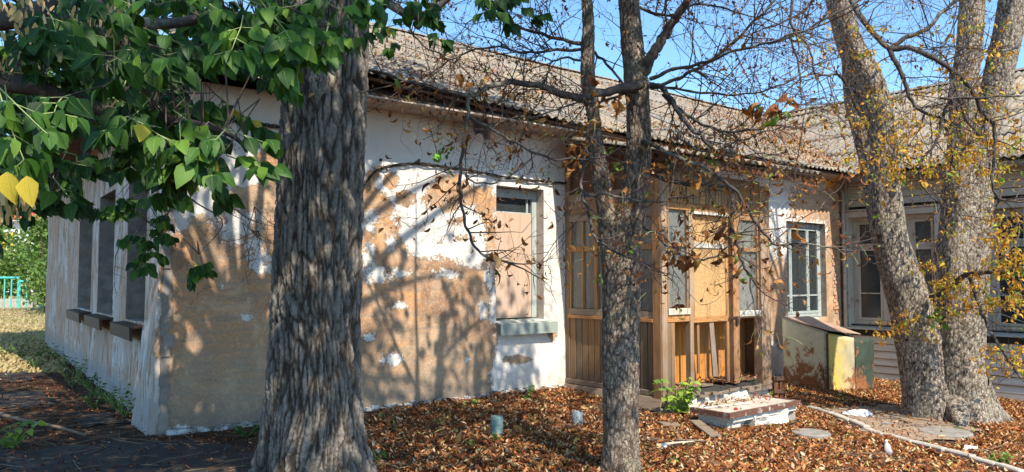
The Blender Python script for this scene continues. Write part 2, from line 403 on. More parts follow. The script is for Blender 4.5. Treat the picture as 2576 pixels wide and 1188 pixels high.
MAT['leaf_green'] = m_leaf('green_maple_leaf', [(0, c3(.010, .034, .008)), (.40, c3(.022, .070, .012)), (.75, c3(.045, .125, .016)), (.97, c3(.15, .27, .03)), (1, c3(.62, .46, .05))], .3, .5, .28, vein=c3(.20, .32, .10))
MAT['seed'] = m_leaf('dry_maple_seed', [(0, c3(.42, .27, .12)), (1, c3(.62, .46, .26))], .3, .8)
MAT['leaf_brown'] = m_leaf('dry_chestnut_leaf', [(0, c3(.12, .04, .018)), (.45, c3(.27, .095, .03)), (.75, c3(.45, .2, .06)), (.9, c3(.55, .33, .15)), (1, c3(.16, .27, .05))], .22, .75, .2)
MAT['leaf_gold'] = m_leaf('golden_chestnut_leaf', [(0, c3(.30, .12, .03)), (.35, c3(.60, .29, .05)), (.7, c3(.72, .45, .08)), (.85, c3(.5, .45, .08)), (1, c3(.20, .33, .06))], .3, .7, .2)
MAT['litter'] = m_leaf('fallen_leaf_litter', [(0, c3(.05, .02, .012)), (.28, c3(.20, .06, .024)), (.58, c3(.42, .145, .05)), (.78, c3(.55, .28, .115)), (.92, c3(.68, .52, .34)), (1, c3(.30, .34, .07))], .12, .8, .15)
MAT['weed'] = m_leaf('weed_leaf', [(0, c3(.04, .085, .02)), (.6, c3(.10, .20, .035)), (1, c3(.34, .44, .06))], .35, .6)
MAT['hedge'] = m_leaf('hedge_leaf', [(0, c3(.05, .11, .02)), (.6, c3(.13, .22, .045)), (1, c3(.32, .36, .10))], .35, .6)
# ================================================================== GROUND
def dist_poly(px, py, poly):
    """signed distance (inside positive) to polygon, numpy"""
    poly = np.asarray(poly, float); d = np.full(np.shape(px), 1e9); ins = np.zeros(np.shape(px), bool)
    n = len(poly)
    for i in range(n):
        a = poly[i]; b = poly[(i+1) % n]; e = b-a; wx = px-a[0]; wy = py-a[1]
        t = np.clip((wx*e[0]+wy*e[1])/(e@e+1e-9), 0, 1)
        d = np.minimum(d, np.hypot(wx-e[0]*t, wy-e[1]*t))
        c = ((a[1] > py) != (b[1] > py)) & (px < (b[0]-a[0])*(py-a[1])/((b[1]-a[1])+1e-12)+a[0]); ins ^= c
    return np.where(ins, d, -d)
def grid_mesh(xs, ys, zf):
    X, Y = np.meshgrid(xs, ys); Z = zf(X, Y); V = np.stack([X.ravel(), Y.ravel(), Z.ravel()], 1)
    nx, ny = len(xs), len(ys); i = np.arange((nx-1)*(ny-1)); r = i//(nx-1); c = i % (nx-1); a = r*nx+c
    return V, np.stack([a, a+1, a+1+nx, a+nx], 1)
def axis(lo, hi, step, far):
    core = np.arange(lo, hi+1e-6, step); up = hi+np.cumsum(np.geomspace(step*1.3, far*.25, 22)); dn = lo-np.cumsum(np.geomspace(step*1.3, far*.25, 22))
    return np.concatenate([dn[::-1], core, up])
def m_ground():
    t = NT('soil_and_dry_grass', .97, .1); co = t.coord(); n = t.noise(co, 3, 8, .7); n2 = t.noise(co, 30, 5, .7); n3 = t.noise(co, .35, 4, .6)
    soil = t.mix(t.ramp(n, .35, .65), c3(.035, .022, .015), c3(.085, .052, .032)); soil = t.mix(t.ramp(n2, .5, .7, 0, .7), soil, c3(.15, .09, .05))
    grass = t.mix(t.ramp(n2, .35, .65), c3(.34, .26, .15), c3(.17, .13, .075)); grass = t.mix(t.ramp(n3, .5, .62, 0, .6), grass, c3(.20, .22, .07))
    c = t.mix(t.attr('meadow'), soil, grass); t.col(c).bump(t.math('ADD', n2, n), .9, .03); return t.m
gx = axis(-14, 12, .16, 250); gy = axis(1.5, 22, .16, 250)
V, Fq = grid_mesh(gx, gy, gz)
mead = np.clip((V[:, 1]-16)/5, 0, 1)
gme = mesh_np('ground', V, Fq, {'meadow': mead}, smooth=True)
link('ground', gme, None, m_ground(), kind='structure')

# asphalt strip along the left wall
def m_asphalt():
    t = NT('worn_dark_asphalt', .85, .3); co = t.coord(); n = t.noise(co, 3, 7, .7); n2 = t.noise(co, 90, 3, .7)
    c = t.mix(t.ramp(n2, .4, .7), c3(.022, .018, .015), c3(.055, .045, .037)); c = t.mix(t.ramp(n, .5, .62, 0, .8), c, c3(.085, .058, .038))
    t.col(c).bump(n2, .5, .004); return t.m
AS = [on_ground(*p) for p in [(-30, 1130), (100, 1128), (260, 1112), (400, 1108), (560, 1112), (640, 1125), (640, 1200), (200, 1215), (-40, 1220)]]
AS += []
def conform_sheet(name, outline, lift, mat, step=.06, rag=.08, kind=None, parent=None, extra=None):
    P = np.array([[p[0], p[1]] for p in outline]); xs = np.arange(P[:, 0].min()-.2, P[:, 0].max()+.2, step); ys = np.arange(P[:, 1].min()-.2, P[:, 1].max()+.2, step)
    V, Fc = grid_mesh(xs, ys, lambda X, Y: gz(X, Y)+lift)
    d = dist_poly(V[:, 0], V[:, 1], P)+rag*(fbm(V[:, 0]*5, V[:, 1]*5, 0, 3)-.5)*2
    keep = (d[Fc] > 0).all(1); Fc = Fc[keep]; u, inv = np.unique(Fc.ravel(), return_inverse=True)
    if not len(u): return None
    return link(name, mesh_np(name, V[u], inv.reshape(-1, 4), smooth=True), parent, mat, kind=kind)
masp = m_asphalt()
conform_sheet('asphalt_path', AS, .012, masp, kind='structure', rag=.2)
for k, pl in enumerate([[(0, 930), (90, 925), (120, 945), (60, 965), (-10, 960)], [(-20, 985), (110, 985), (150, 1010), (60, 1030), (-30, 1030)], [(150, 1040), (270, 1040), (330, 1065), (200, 1080)]]):
    conform_sheet('asphalt_patch', [on_ground(*p) for p in pl], .012, masp, kind='structure', rag=.15)
# bare soil patches on the right
def m_soil():
    t = NT('bare_trodden_soil', .97, .1); co = t.coord(); n = t.noise(co, 6, 8, .7); n2 = t.noise(co, 45, 4, .7)
    t.col(t.mix(t.ramp(n, .35, .65), c3(.24, .17, .12), c3(.34, .255, .185))).bump(t.math('ADD', n, n2), .8, .012); return t.m
msoil = m_soil()
BARE = [[(2070, 1030), (2210, 1018), (2330, 1030), (2400, 1060), (2480, 1085), (2400, 1120), (2290, 1112), (2180, 1090), (2110, 1062)]]
for pl in BARE: conform_sheet('bare_soil_patch', [on_ground(*p) for p in pl], .02, msoil, kind='structure', rag=.22)

# ================================================================== MAIN HOUSE
house = thing('plastered_house', 'long low old house with flaking white and ochre plaster walls under a corrugated cement roof', 'house', C0)
WT = 3.95
def wall_grid(name, fc, a0, a1, z0, z1, holes, step, whitef, mat, parent, wob=.01):
    A = set(np.round(np.arange(a0, a1, step), 4))|{a1}; Z = set(np.round(np.arange(z0, z1, step), 4))|{z1}
    for h in holes: A |= {h[0], h[1]}; Z |= {h[2], h[3]}
    A = np.array(sorted(A)); Z = np.array(sorted(Z))
    AA, ZZ = np.meshgrid(A, Z); a = AA.ravel(); z = ZZ.ravel()
    near = np.zeros(len(a))
    out = wob*(fbm(a*1.3, z*1.3, 0, 3, 5)-.5)*2
    for h in holes: out = np.where((a >= h[0]-.03) & (a <= h[1]+.03) & (z >= h[2]-.03) & (z <= h[3]+.03), 0, out)
    V = np.array(fc.P0)[None]+a[:, None]*np.array(fc.d)[None]+out[:, None]*np.array(fc.n)[None]; V[:, 2] = z
    n = len(A); i = np.arange((n-1)*(len(Z)-1)); q = (i//(n-1))*n+i % (n-1); Fc = np.stack([q, q+1, q+1+n, q+n], 1)
    ca = a[Fc].mean(1); cz = z[Fc].mean(1); keep = np.ones(len(Fc), bool)
    for h in holes: keep &= ~((ca > h[0]) & (ca < h[1]) & (cz > h[2]) & (cz < h[3]))
    w = whitef(V) if whitef else np.zeros(len(V))
    V2 = V-np.array(ORG[parent.name])
    return link(name, mesh_np(name, V2, Fc[keep], {'white': w, 'height': z}, smooth=True), parent, mat)
OCH = [[(300, 640), (430, 600), (470, 560), (520, 540), (560, 500), (590, 472), (625, 468), (662, 458), (668, 430), (645, 412), (640, 398), (655, 382), (700, 366), (760, 360), (790, 700), (790, 1180), (300, 1180)],
       [(800, 560), (860, 500), (905, 470), (930, 432), (952, 415), (968, 416), (950, 440), (945, 470), (975, 500), (1000, 545), (1010, 590), (1030, 640), (1060, 655), (1110, 645), (1150, 662), (1190, 676), (1225, 660), (1222, 570), (1200, 540), (1190, 520), (1135, 505), (1080, 520), (1058, 500), (1080, 470), (1100, 444), (1145, 440), (1180, 462), (1235, 474), (1248, 505), (1248, 700), (1236, 730), (1232, 790), (1247, 830), (1246, 880), (1238, 920), (1236, 960), (1243, 1030), (1000, 1044), (905, 1030), (800, 1100)]]
OBL = [(1112, 520, 44, 16, .8), (1020, 500, 30, 22, .7), (1170, 600, 26, 16, .7), (1060, 570, 22, 16, .7), (1215, 520, 16, 20, .7), (985, 455, 22, 24, 1), (1300, 905, 42, 12, 1), (1390, 840, 14, 22, .8), (1150, 560, 30, 14, .9), (1110, 600, 22, 20, .6)]
WBL = [(655, 655, 30, 34, 1), (600, 560, 60, 50, .62), (545, 530, 60, 30, .6), (1060, 545, 60, 32, .9), (1100, 590, 80, 28, .9), (1165, 632, 60, 30, 1), (950, 690, 44, 24, .6), (925, 640, 24, 30, .6), (930, 560, 24, 36, .6), (1215, 780, 12, 26, .8),
       (1000, 770, 30, 12, .55), (985, 905, 26, 20, .6), (930, 848, 16, 14, .5), (1230, 700, 14, 50, .55), (1210, 620, 14, 30, .6), (1120, 690, 46, 16, .5), (640, 610, 30, 22, .55), (1180, 560, 25, 12, .7), (1015, 690, 26, 20, .35), (985, 610, 20, 30, .35),
       (935, 1035, 60, 10, .9), (1150, 1034, 60, 6, .5), (600, 1082, 80, 8, .8), (450, 1078, 50, 10, .6), (1175, 905, 14, 8, .3), (620, 800, 18, 12, .3), (560, 720, 16, 10, .25)]
def white_main(V):
    px, py, f = proj(V)
    d = np.full(len(V), 30.)
    for pl in OCH: d = np.minimum(d, -dist_poly(px, py, pl))
    # the far stretch right of the porch: mixed
    for cx, cy, rx, ry, s in OBL:
        r = 1-np.hypot((px-cx)/rx, (py-cy)/ry); d = np.where(r > 0, np.minimum(d, -r*22*s), d)
    for cx, cy, rx, ry, s in WBL:
        r = 1-np.hypot((px-cx)/rx, (py-cy)/ry); d = np.where(r > -.3, np.maximum(d, (r*16-(1-s)*9)*1.0), d)
    d = d/45.
    right = px > 1700
    dr = np.full(len(V), .5)
    for pl in [[(1925, 640), (1985, 660), (1982, 880), (1960, 880), (1925, 800)], [(1990, 480), (2130, 470), (2130, 900), (2060, 900), (2075, 560), (1990, 545)]]:
        dr = np.minimum(dr, -dist_poly(px, py, pl)/60.)
    d = np.where(right, dr, d)
    return np.clip(d, -.5, .5)
def hole(fc, x0, x1, y0, y1): return tuple(round(v, 4) for v in fc.rect(x0, x1, y0, y1))
H1 = hole(FM, 1248, 1368, 472, 806); H2 = hole(FM, 1980, 2078, 560, 800)
hd = (tA+.5, tA+1.6, .16, 2.2)
TEND = TL+1.
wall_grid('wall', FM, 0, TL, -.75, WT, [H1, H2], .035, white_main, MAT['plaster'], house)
LH = [hole(FL, 197, 234, 470, 785), hole(FL, 246, 290, 450, 795), hole(FL, 318, 372, 430, 803)]
LH = [(a, b, c, 2.85) if a < b else (b, a, c, 2.85) for a, b, c, d in LH]
LH = [(a+.06*(b-a), b-.06*(b-a), 1.08, 2.85) for a, b, c, d in LH]
wall_grid('wall', FL, 0, 13.2, -.6, WT, LH, .06, None, MAT['plaster_left'], house, .02)
# hidden far sides so that no light leaks in
EB = FL.pt(13.2, 0)
mb = MB()
mb.fbox(Face(EB, U, W), 0, 14, -.6, WT, -.1, .0)
mb.build('back_wall', MAT['plaster_left'], house)
def reveal(fc, h, depth, parent, mat, name='window_reveal', t=.0):
    mb = MB(); a0, a1, z0, z1 = h
    for p in ([(a0, z0), (a0, z1)], [(a0, z1), (a1, z1)], [(a1, z1), (a1, z0)], [(a1, z0), (a0, z0)]):
        (aa, za), (ab, zb) = p; mb.poly([fc.pt(aa, za, 0), fc.pt(ab, zb, 0), fc.pt(ab, zb, -depth), fc.pt(aa, za, -depth)])
    o = mb.build(name, mat, parent)
    return o
# ---- window with the board (main front)
reveal(FM, H1, .42, house, MAT['reveal_w'] if 'reveal_w' in MAT else plain('limewashed_reveal', c3(.62, .52, .44), .95, var=.35, scale=6))
a0, a1, z0, z1 = H1
win = MB(); d = -.16
win.fbox(FM, a0+.01, a1-.004, z1-.14, z1-.012, d-.06, d); win.fbox(FM, a0+.01, a0+.07, z0+.02, z1-.145, d-.06, d-.002); win.fbox(FM, a1-.10, a1-.008, z0+.02, z1-.145, d-.06, d+.012)
zt = FM.hit(1300, 540)[1]
win.fbox(FM, a0+.075, a1-.105, zt-.02, zt+.05, d-.05, d-.004)
wf = win.build('window_frame', MAT['frame_grey'], house, bevel=.004)
MB().fbox(FM, a0+.076, a1-.106, zt+.052, z1-.145, d-.035, d-.03).build('pane', MAT['glass'], wf)
mb = MB(); sx = a1-.19
mb.fbox(FM, sx, sx+.03, zt+.052, z1-.145, d-.028, d-.008); mb.build('glazing_bar', MAT['frame_grey'], wf)
def m_board():
    t = NT('faded_fibreboard', .9, .15); co = t.coord(); n = t.noise(co, 2.5, 6, .6); n2 = t.noise(co, 120, 2, .6); n3 = t.noise(t.coord((6, 6, .5)), 2, 4, .6)
    c = t.mix(t.ramp(n, .3, .7), c3(.56, .38, .27), c3(.50, .37, .29)); c = t.mix(t.ramp(n3, .52, .7, 0, .5), c, c3(.34, .20, .13)); c = t.mix(t.ramp(n2, .5, .8, 0, .25), c, c3(.3, .2, .14))
    t.col(c).bump(n2, .25, .003); return t.m
MAT['fibreboard'] = m_board()
MB().fbox(FM, a0+.004, a1-.125, z0+.03, zt+.03, d+.014, d+.026).build('boarding', MAT['fibreboard'], house)
mb = MB(); mb.prism([FM.pt(a0-.01, z0+.012, -.13), FM.pt(a0-.01, z0-.035, .13), FM.pt(a0-.01, z0-.19, .125), FM.pt(a0-.01, z0-.19, .105), FM.pt(a0-.01, z0-.055, .11), FM.pt(a0-.01, z0-.01, -.13)], FM.d*(a1-a0+.17))
mb.build('window_sill', MAT['sill_green'], house)
# room behind each window: a dark box
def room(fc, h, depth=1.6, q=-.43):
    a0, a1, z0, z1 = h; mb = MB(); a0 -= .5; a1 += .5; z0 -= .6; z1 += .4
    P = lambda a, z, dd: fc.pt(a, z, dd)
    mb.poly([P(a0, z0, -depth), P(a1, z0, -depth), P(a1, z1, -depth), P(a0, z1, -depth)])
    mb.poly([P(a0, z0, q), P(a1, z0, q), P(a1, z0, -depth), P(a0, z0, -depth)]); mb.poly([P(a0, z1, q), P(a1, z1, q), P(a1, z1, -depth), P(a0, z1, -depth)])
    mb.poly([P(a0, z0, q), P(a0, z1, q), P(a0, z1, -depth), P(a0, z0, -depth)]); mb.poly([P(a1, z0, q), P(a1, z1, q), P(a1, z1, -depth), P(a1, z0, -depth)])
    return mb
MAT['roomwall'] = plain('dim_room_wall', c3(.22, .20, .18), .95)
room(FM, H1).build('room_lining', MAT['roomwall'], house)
# ---- far window of the main front
a0, a1, z0, z1 = H2
reveal(FM, H2, .42, house, MAT['reveal'])
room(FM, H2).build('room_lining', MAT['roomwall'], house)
d = -.12; fr = MB(); wd = a1-a0
fr.fbox(FM, a0+.002, a1-.002, z1-.1, z1-.004, d-.06, d); fr.fbox(FM, a0+.002, a1-.002, z0+.004, z0+.08, d-.06, d)
fr.fbox(FM, a0+.002, a0+.08, z0+.082, z1-.102, d-.06, d-.002); fr.fbox(FM, a1-.10, a1-.002, z0+.082, z1-.102, d-.06, d-.002)
f2 = fr.build('window_frame', MAT['frame_grey'], house, bevel=.004)
cuts = [a0+.08, a0+.08+(wd-.18)*.18, a0+.08+(wd-.18)*.68, a1-.10]
for i in range(3):
    b0, b1 = cuts[i]+.004, cuts[i+1]-.004; s = MB(); zz0, zz1 = z0+.084, z1-.104; zm = zz0+(zz1-zz0)*.21
    w = .045
    s.fbox(FM, b0, b1, zz1-.05, zz1, d-.045, d+.008); s.fbox(FM, b0, b1, zz0, zz0+.05, d-.045, d+.008)
    s.fbox(FM, b0, b0+w, zz0+.052, zz1-.052, d-.045, d+.006); s.fbox(FM, b1-w, b1, zz0+.052, zz1-.052, d-.045, d+.006); s.fbox(FM, b0+w+.002, b1-w-.002, zm-.015, zm+.015, d-.04, d+.002)
    so_ = s.build('sash', MAT['frame_grey'], f2)
for i in range(3):
    b0, b1 = cuts[i]+.05, cuts[i+1]-.05; zm = z0+.084+(z1-.104-z0-.084)*.21
    MB().fbox(FM, b0, b1, z0+.135, zm-.017, d-.022, d-.018).build('pane', MAT['glass'], f2); MB().fbox(FM, b0, b1, zm+.017, z1-.155, d-.022, d-.018).build('pane', MAT['glass'], f2)
for i in range(9):
    x = a0+.14+i*.07; sh = .55*(i/9.)
    MB().tube([FM.pt(x, z0+.14, -.21), FM.pt(x-.22+.05*i, z1-.2, -.2)], .006, 5).build('window_bar', MAT['casing_white'], f2)
mb = MB(); pts = []
for i in range(25):
    x = a0+.02+i*(wd-.04)/24; pts.append(FM.pt(x, 0, -.36+.03*math.sin(i*2.1)))
for i in range(24):
    mb.poly([pts[i]+Vector((0, 0, z0+.02)), pts[i+1]+Vector((0, 0, z0+.02)), pts[i+1]+Vector((0, 0, z1-.02)), pts[i]+Vector((0, 0, z1-.02))])
MAT['blue_curtain'] = plain('blue_grey_net_curtain', c3(.30, .42, .46), .9, var=.5, scale=6)
mb.build('curtain', MAT['blue_curtain'], house, smooth=True)
# bricks laid bare at the right jamb of that window
mats_b = MAT['brick']
bz0 = FM.hit(2100, 880)[1]; bz1 = FM.hit(2100, 600)[1]; n = 0
bricks_me = []
for v in range(5):
    b = MB(); b.frame(Vector((0, 0, 0)), U*.115*random.uniform(.8, 1.2), Vector((0, 0, .062)), -W*.03); me = bpy.data.meshes.new('brick'); me.from_pydata([tuple(p) for p in b.v], [], b.f); me.materials.append(mats_b); bricks_me.append(me)
nb = int((bz1-bz0)/.078); ab = FM.hit(2098, 700)[0]
for r in range(nb):
    for q in range(2 if r % 2 else 1):
        if random.random() < .42: continue
        o = link('brick', random.choice(bricks_me), house, None, loc=FM.pt(ab+q*.13-(.06 if r % 2 else 0)+random.uniform(-.012, .012), bz0+r*.078, random.uniform(-.016, -.004)))
# sloping plaster wedge added where sun streaks slant over the left wall
bt_ = []; NA, NZ = 14, 40
for j in range(NZ+1):
    f = j/NZ; z = -.15+f*2.95; wa = 1.25*(1-f)**.85+.05
    for i in range(NA+1):
        g_ = i/NA; a = g_*wa; o_ = (.15*(1-f)+.03)*math.sin(min(1, (1-g_)*3.)*math.pi/2)+.035*(float(fbm(a*5, z*3, 2, 3))-.5)
        bt_.append(FL.pt(a-.04*(1-f), z, max(o_, -.01)))
mb = MB(); mb.v = bt_; mb.f = [(j*(NA+1)+i, j*(NA+1)+i+1, (j+1)*(NA+1)+i+1, (j+1)*(NA+1)+i) for j in range(NZ) for i in range(NA)]
for j in range(NZ):
    q0, q1 = bt_[j*(NA+1)], bt_[(j+1)*(NA+1)]; f0, f1 = j/NZ, (j+1)/NZ
    mb.poly([q0, q1, FL.pt(.02, -.15+f1*2.95, -.03), FL.pt(.02, -.15+f0*2.95, -.03)])
ob = mb.build('plaster_wedge', MAT['plaster_left'], house, smooth=True); at_ = ob.data.attributes.new('height', 'FLOAT', 'POINT'); at_.data.foreach_set('value', [v.co.z for v in ob.data.vertices])
mb = MB()
for j in range(34):
    z = -.1+j*.10; a = .02+.03*random.random(); mb.frame(FM.pt(-.05-.03*random.random(), z, .0), U*(.07+.05*random.random()), Vector((0, 0, .115)), -W*(.012+.02*random.random()))
mb.build('crumbled_corner', MAT['reveal'], house)
# ---- side windows of the left wall
for k, h in enumerate(LH):
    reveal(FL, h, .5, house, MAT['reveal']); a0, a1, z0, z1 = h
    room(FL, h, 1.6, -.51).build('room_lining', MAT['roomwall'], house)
    d = -.40; fr = MB(); wv = .07
    fr.fbox(FL, a0+.002, a1-.002, z1-.08, z1-.003, d-.06, d); fr.fbox(FL, a0+.002, a1-.002, z0+.003, z0+.07, d-.06, d)
    for x in (a0+.002, (a0+a1)/2-wv/2, a1-.002-wv): fr.fbox(FL, x, x+wv, z0+.072, z1-.082, d-.06, d-.003)
    fr.fbox(FL, a0+.08, a1-.08, z0+.55*(z1-z0), z0+.55*(z1-z0)+.05, d-.055, d+.004)
    fo = fr.build('window_frame', MAT['wood_brown'] if k == 2 else MAT['frame_grey'], house)
    MB().fbox(FL, a0+.07, a1-.07, z0+.07, z1-.08, d-.035, d-.031).build('pane', MAT['glass'], fo)
    mb = MB(); mb.prism([FL.pt(a0-.06, z0+.01, -.38), FL.pt(a0-.06, z0-.04, .17), FL.pt(a0-.06, z0-.19, .16), FL.pt(a0-.06, z0-.20, .13), FL.pt(a0-.06, z0-.06, .14), FL.pt(a0-.06, z0-.015, -.38)], FL.d*(a1-a0+.12))
    mb.build('window_sill', MAT['sheet_brown'], house)
# cables
cab = MB()
cp = [(905, 478), (925, 450), (948, 428), (985, 418), (1050, 412), (1110, 420), (1180, 430), (1260, 445), (1340, 455), (1424, 462)]
P = [FM.pt(*FM.hit(*p), .03) for p in cp]; P = [FM.pt(*FM.hit(700, 560), .03)]+[FM.pt(*FM.hit(850, 520), .03)]+P
for off, ph in ((0, 0), (.012, 2.), (-.012, 4.)):
    Q = catmull(P, 90); cab.tube([Vector(q)+Vector((0, 0, .012*math.sin(i*.9+ph)))-W*off for i, q in enumerate(Q)], .0085, 5)
for p in [(1050, 410), (1180, 428), (1310, 449), (1375, 458)]:
    q = FM.pt(*FM.hit(*p), .0); cab.tube([q, q-W*.04+Vector((0, 0, .02)), q-W*.05+Vector((0, 0, .045))], [.02, .018, .014], 6)
co_ = cab.build('cable', MAT['cable'], house)
cab = MB(); cp = [(425, 300), (520, 296), (585, 303), (640, 312), (700, 320), (780, 318)]
Q = catmull([FM.pt(*FM.hit(*p), .04) for p in cp], 50)
for ph in (0, 2, 4): cab.tube([Vector(q)+Vector((0, 0, .016*math.sin(i*.7+ph)))-W*.012*math.cos(i*.7+ph) for i, q in enumerate(Q)], .009, 5)
cab.build('cable', MAT['cable'], house)
q = FM.pt(*FM.hit(957, 397), 0); MB().tube([q+W*.02-Vector((0, 0, .03)), q-W*.02-Vector((0, 0, .03))], .02, 8).build('vent_hole', MAT['dark'], house)  # solid dark stub, coloured for the shade inside a vent hole
# downpipe at the inner corner
q0 = FM.hit(2112, 860); MB().tube([FM.pt(TL-.12, -.6, .09), FM.pt(TL-.12, 1.5, .09), FM.pt(TL-.12, 3.5, .09)], .038, 8).build('downpipe', MAT['casing_white'], house, smooth=True)
# plinth ledge
def ledge():
    mb = MB(); n = 60
    for i in range(n):
        a = i*(tA)/n; o = .05+.05*random.random(); b = a+tA/n*1.02
        z = float(gz(*FM.pt(a, 0, .05).xy)); mb.fbox(FM, a, b-.004, z-.1, z+.03+.035*random.random(), -.02, o)
    mb.build('plinth', MAT['plinth'], house)
def m_plinth():
    t = NT('broken_whitewashed_plinth', .95, .1); co = t.coord(); n = t.noise(co, 7, 8, .7); t.col(t.mix(t.ramp(n, .45, .55), c3(.20, .18, .16), c3(.62, .60, .58))).bump(n, .8, .02); return t.m
MAT['plinth'] = m_plinth(); ledge()

# ================================================================== ROOF
SL = .51; OV = .6; ZE = 3.73; RB = 5.0
def zmain(dw): return ZE+SL*(dw+OV)
def sag(t, w): return .17*min(1.25, max(0, (6.5-t)/4))*(1-(w+OV)/(RB+OV))+.012*math.sin(t*1.1)
def roof_pt(t, w, lift=0): p = C0+U*t+W*w; return Vector((p.x, p.y, zmain(w)+lift+sag(t, w)))             # main slope
def roof_pt_wing(t, w, lift=0): p = C0+U*(TL+t)+W*w; return Vector((p.x, p.y, zmain(t)+lift))    # wing slope, t = distance behind the boarded face
def roof_pt_left(t, w, lift=0): p = C0+U*t+W*w; return Vector((p.x, p.y, zmain(t)+lift))
PITCHW = .155; NW = 7; SWD = PITCHW*NW; SLEN = 1.72; nseg = 6
def sheet_mesh(fn, s0, e0, rots, clips, name='roof_sheet'):
    """fn(along, up) -> point of slope; sheet from along=s0, up=e0"""
    m = NW*nseg; V = []; rows = 4; jt = random.uniform(-.012, .012); dz = random.uniform(0, .012)
    cosr = 1/math.sqrt(1+SL*SL)
    for r in range(rows+1):
        up = e0+(SLEN*r/rows)*cosr
        for i in range(m+1):
            al = s0+(SWD+.05)*i/m; h = .024*math.sin(2*math.pi*al/PITCHW)+.045-.028*(r/rows)+dz+jt*(i/m-.5)
            V.append(fn(al, up, h))
    Fc = []
    for r in range(rows):
        for i in range(m): a = r*(m+1)+i; Fc.append((a, a+1, a+m+2, a+m+1))
    bm = bmesh.new(); vs = [bm.verts.new(v) for v in V]
    for f in Fc: bm.faces.new([vs[i] for i in f])
    for (p, n) in clips:
        bmesh.ops.bisect_plane(bm, geom=bm.verts[:]+bm.edges[:]+bm.faces[:], plane_co=p, plane_no=n, clear_outer=True)
    if not bm.faces: bm.free(); return None
    ex = bmesh.ops.solidify(bm, geom=bm.faces[:], thickness=.008)
    org = ORG[house.name]
    bmesh.ops.translate(bm, verts=bm.verts, vec=-org)
    bm.normal_update(); me = bpy.data.meshes.new(name); bm.to_mesh(me); bm.free()
    for p in me.polygons: p.use_smooth = True
    me.materials.append(MAT['roof']); return me
def slab(pts, name, mat, parent, th=.03):
    mb = MB(); mb.prism([Vector(p) for p in pts], (0, 0, -th)); return mb.build(name, mat, parent)
# decking below the sheets (closes the loft)
MAT['deck'] = plain('dark_roof_batten', c3(.10, .065, .04), .95)
dk = lambda t, w: (lambda p: Vector((p.x, p.y, zmain(w)-.03)))(C0+U*t+W*w)
roof = slab([dk(-OV+.08, -OV+.08), dk(TL-OV+.1, -OV+.08), dk(TL+RB, RB), dk(RB, RB)], 'roof', MAT['deck'], house)
slab([roof_pt_wing(-OV+.08, -OV+.08), roof_pt_wing(-OV+.08, -7.2), roof_pt_wing(RB, -7.2), roof_pt_wing(RB, RB)], 'roof', MAT['deck'], house)
slab([roof_pt_left(-OV+.08, -OV+.08), roof_pt_left(RB, RB), roof_pt_left(RB, 14), roof_pt_left(-OV+.08, 14)], 'roof', MAT['deck'], house)
pb = [C0+U*RB+W*RB, C0+U*(TL+RB)+W*RB, C0+U*(TL+RB+5)+W*(RB+5.6), C0+U*RB+W*(RB+5.6)]
slab([Vector((p.x, p.y, z)) for p, z in zip(pb, (zmain(RB), zmain(RB), 3.7, 3.7))], 'roof', MAT['roof'], house)
pb = [C0+U*(TL+RB)-W*7.2, C0+U*(TL+RB+5.6)-W*7.2, C0+U*(TL+RB+5.6)+W*(RB+5.6), C0+U*(TL+RB)+W*RB]
slab([Vector((p.x, p.y, z)) for p, z in zip(pb, (zmain(RB), 3.7, 3.7, zmain(RB)))], 'roof', MAT['roof'], house)
cosr = 1/math.sqrt(1+SL*SL); stepu = 1.42*cosr
hipn = (W-U).normalized(); hipp = C0+U*(-OV)+W*(-OV)     # outer of main slope at left hip: w > t
valp = C0+U*(TL); valn_main = (U-W).normalized()         # main slope keeps t-TL < w
ns = 0
for k in range(int((RB+OV)/stepu)+1):
    e0 = -OV-.04+k*stepu
    tops = C0+W*(RB+.02)
    for j in range(-1, 19):
        s0 = -OV-.02+j*SWD
        c = [(tops, W), (hipp, hipn), (valp, valn_main)] if True else []
        if s0 > TL+e0+SLEN or s0+SWD < e0: continue
        me = sheet_mesh(lambda a, u, h: roof_pt(a, u, h), s0, e0, None, c)
        if me: link('roof_sheet', me, roof); ns += 1
    for j in range(-7, 6):
        s0 = j*SWD  # along W
        me = sheet_mesh(lambda a, u, h: roof_pt_wing(u, a, h), s0, e0, None, [(C0+U*(TL+RB+.02), U), (valp, -valn_main)])
        if me: link('roof_sheet', me, roof); ns += 1
    for j in range(-1, 11):
        s0 = -OV+j*SWD
        me = sheet_mesh(lambda a, u, h: roof_pt_left(u, a, h), s0, e0, None, [(C0+U*(RB+.02), U), (hipp, -hipn)])
        if me: link('roof_sheet', me, roof); ns += 1
# ridge caps
mb = MB()
def cap(p, q, fn=None):
    n = max(2, int((q-p).length/1.1)); dv = (q-p)/n
    for i in range(n):
        a = p+dv*i; b = a+dv*1.06; s = dv.cross(Vector((0, 0, 1))).normalized()
        for sg in (1, -1): mb.poly([a+Vector((0, 0, .1)), b+Vector((0, 0, .11)), b+s*sg*.17+Vector((0, 0, .02)), a+s*sg*.17+Vector((0, 0, .01))])
cap(roof_pt(RB, RB), roof_pt(TL+RB, RB)); cap(roof_pt_wing(RB, -7.2), roof_pt_wing(RB, RB)); cap(roof_pt(-OV, -OV), roof_pt(RB, RB))
mb.build('ridge_cap', MAT['roof'], house)
MAT['soffit'] = plain('limewashed_soffit', c3(.60, .47, .38), .95, var=.35, scale=4)
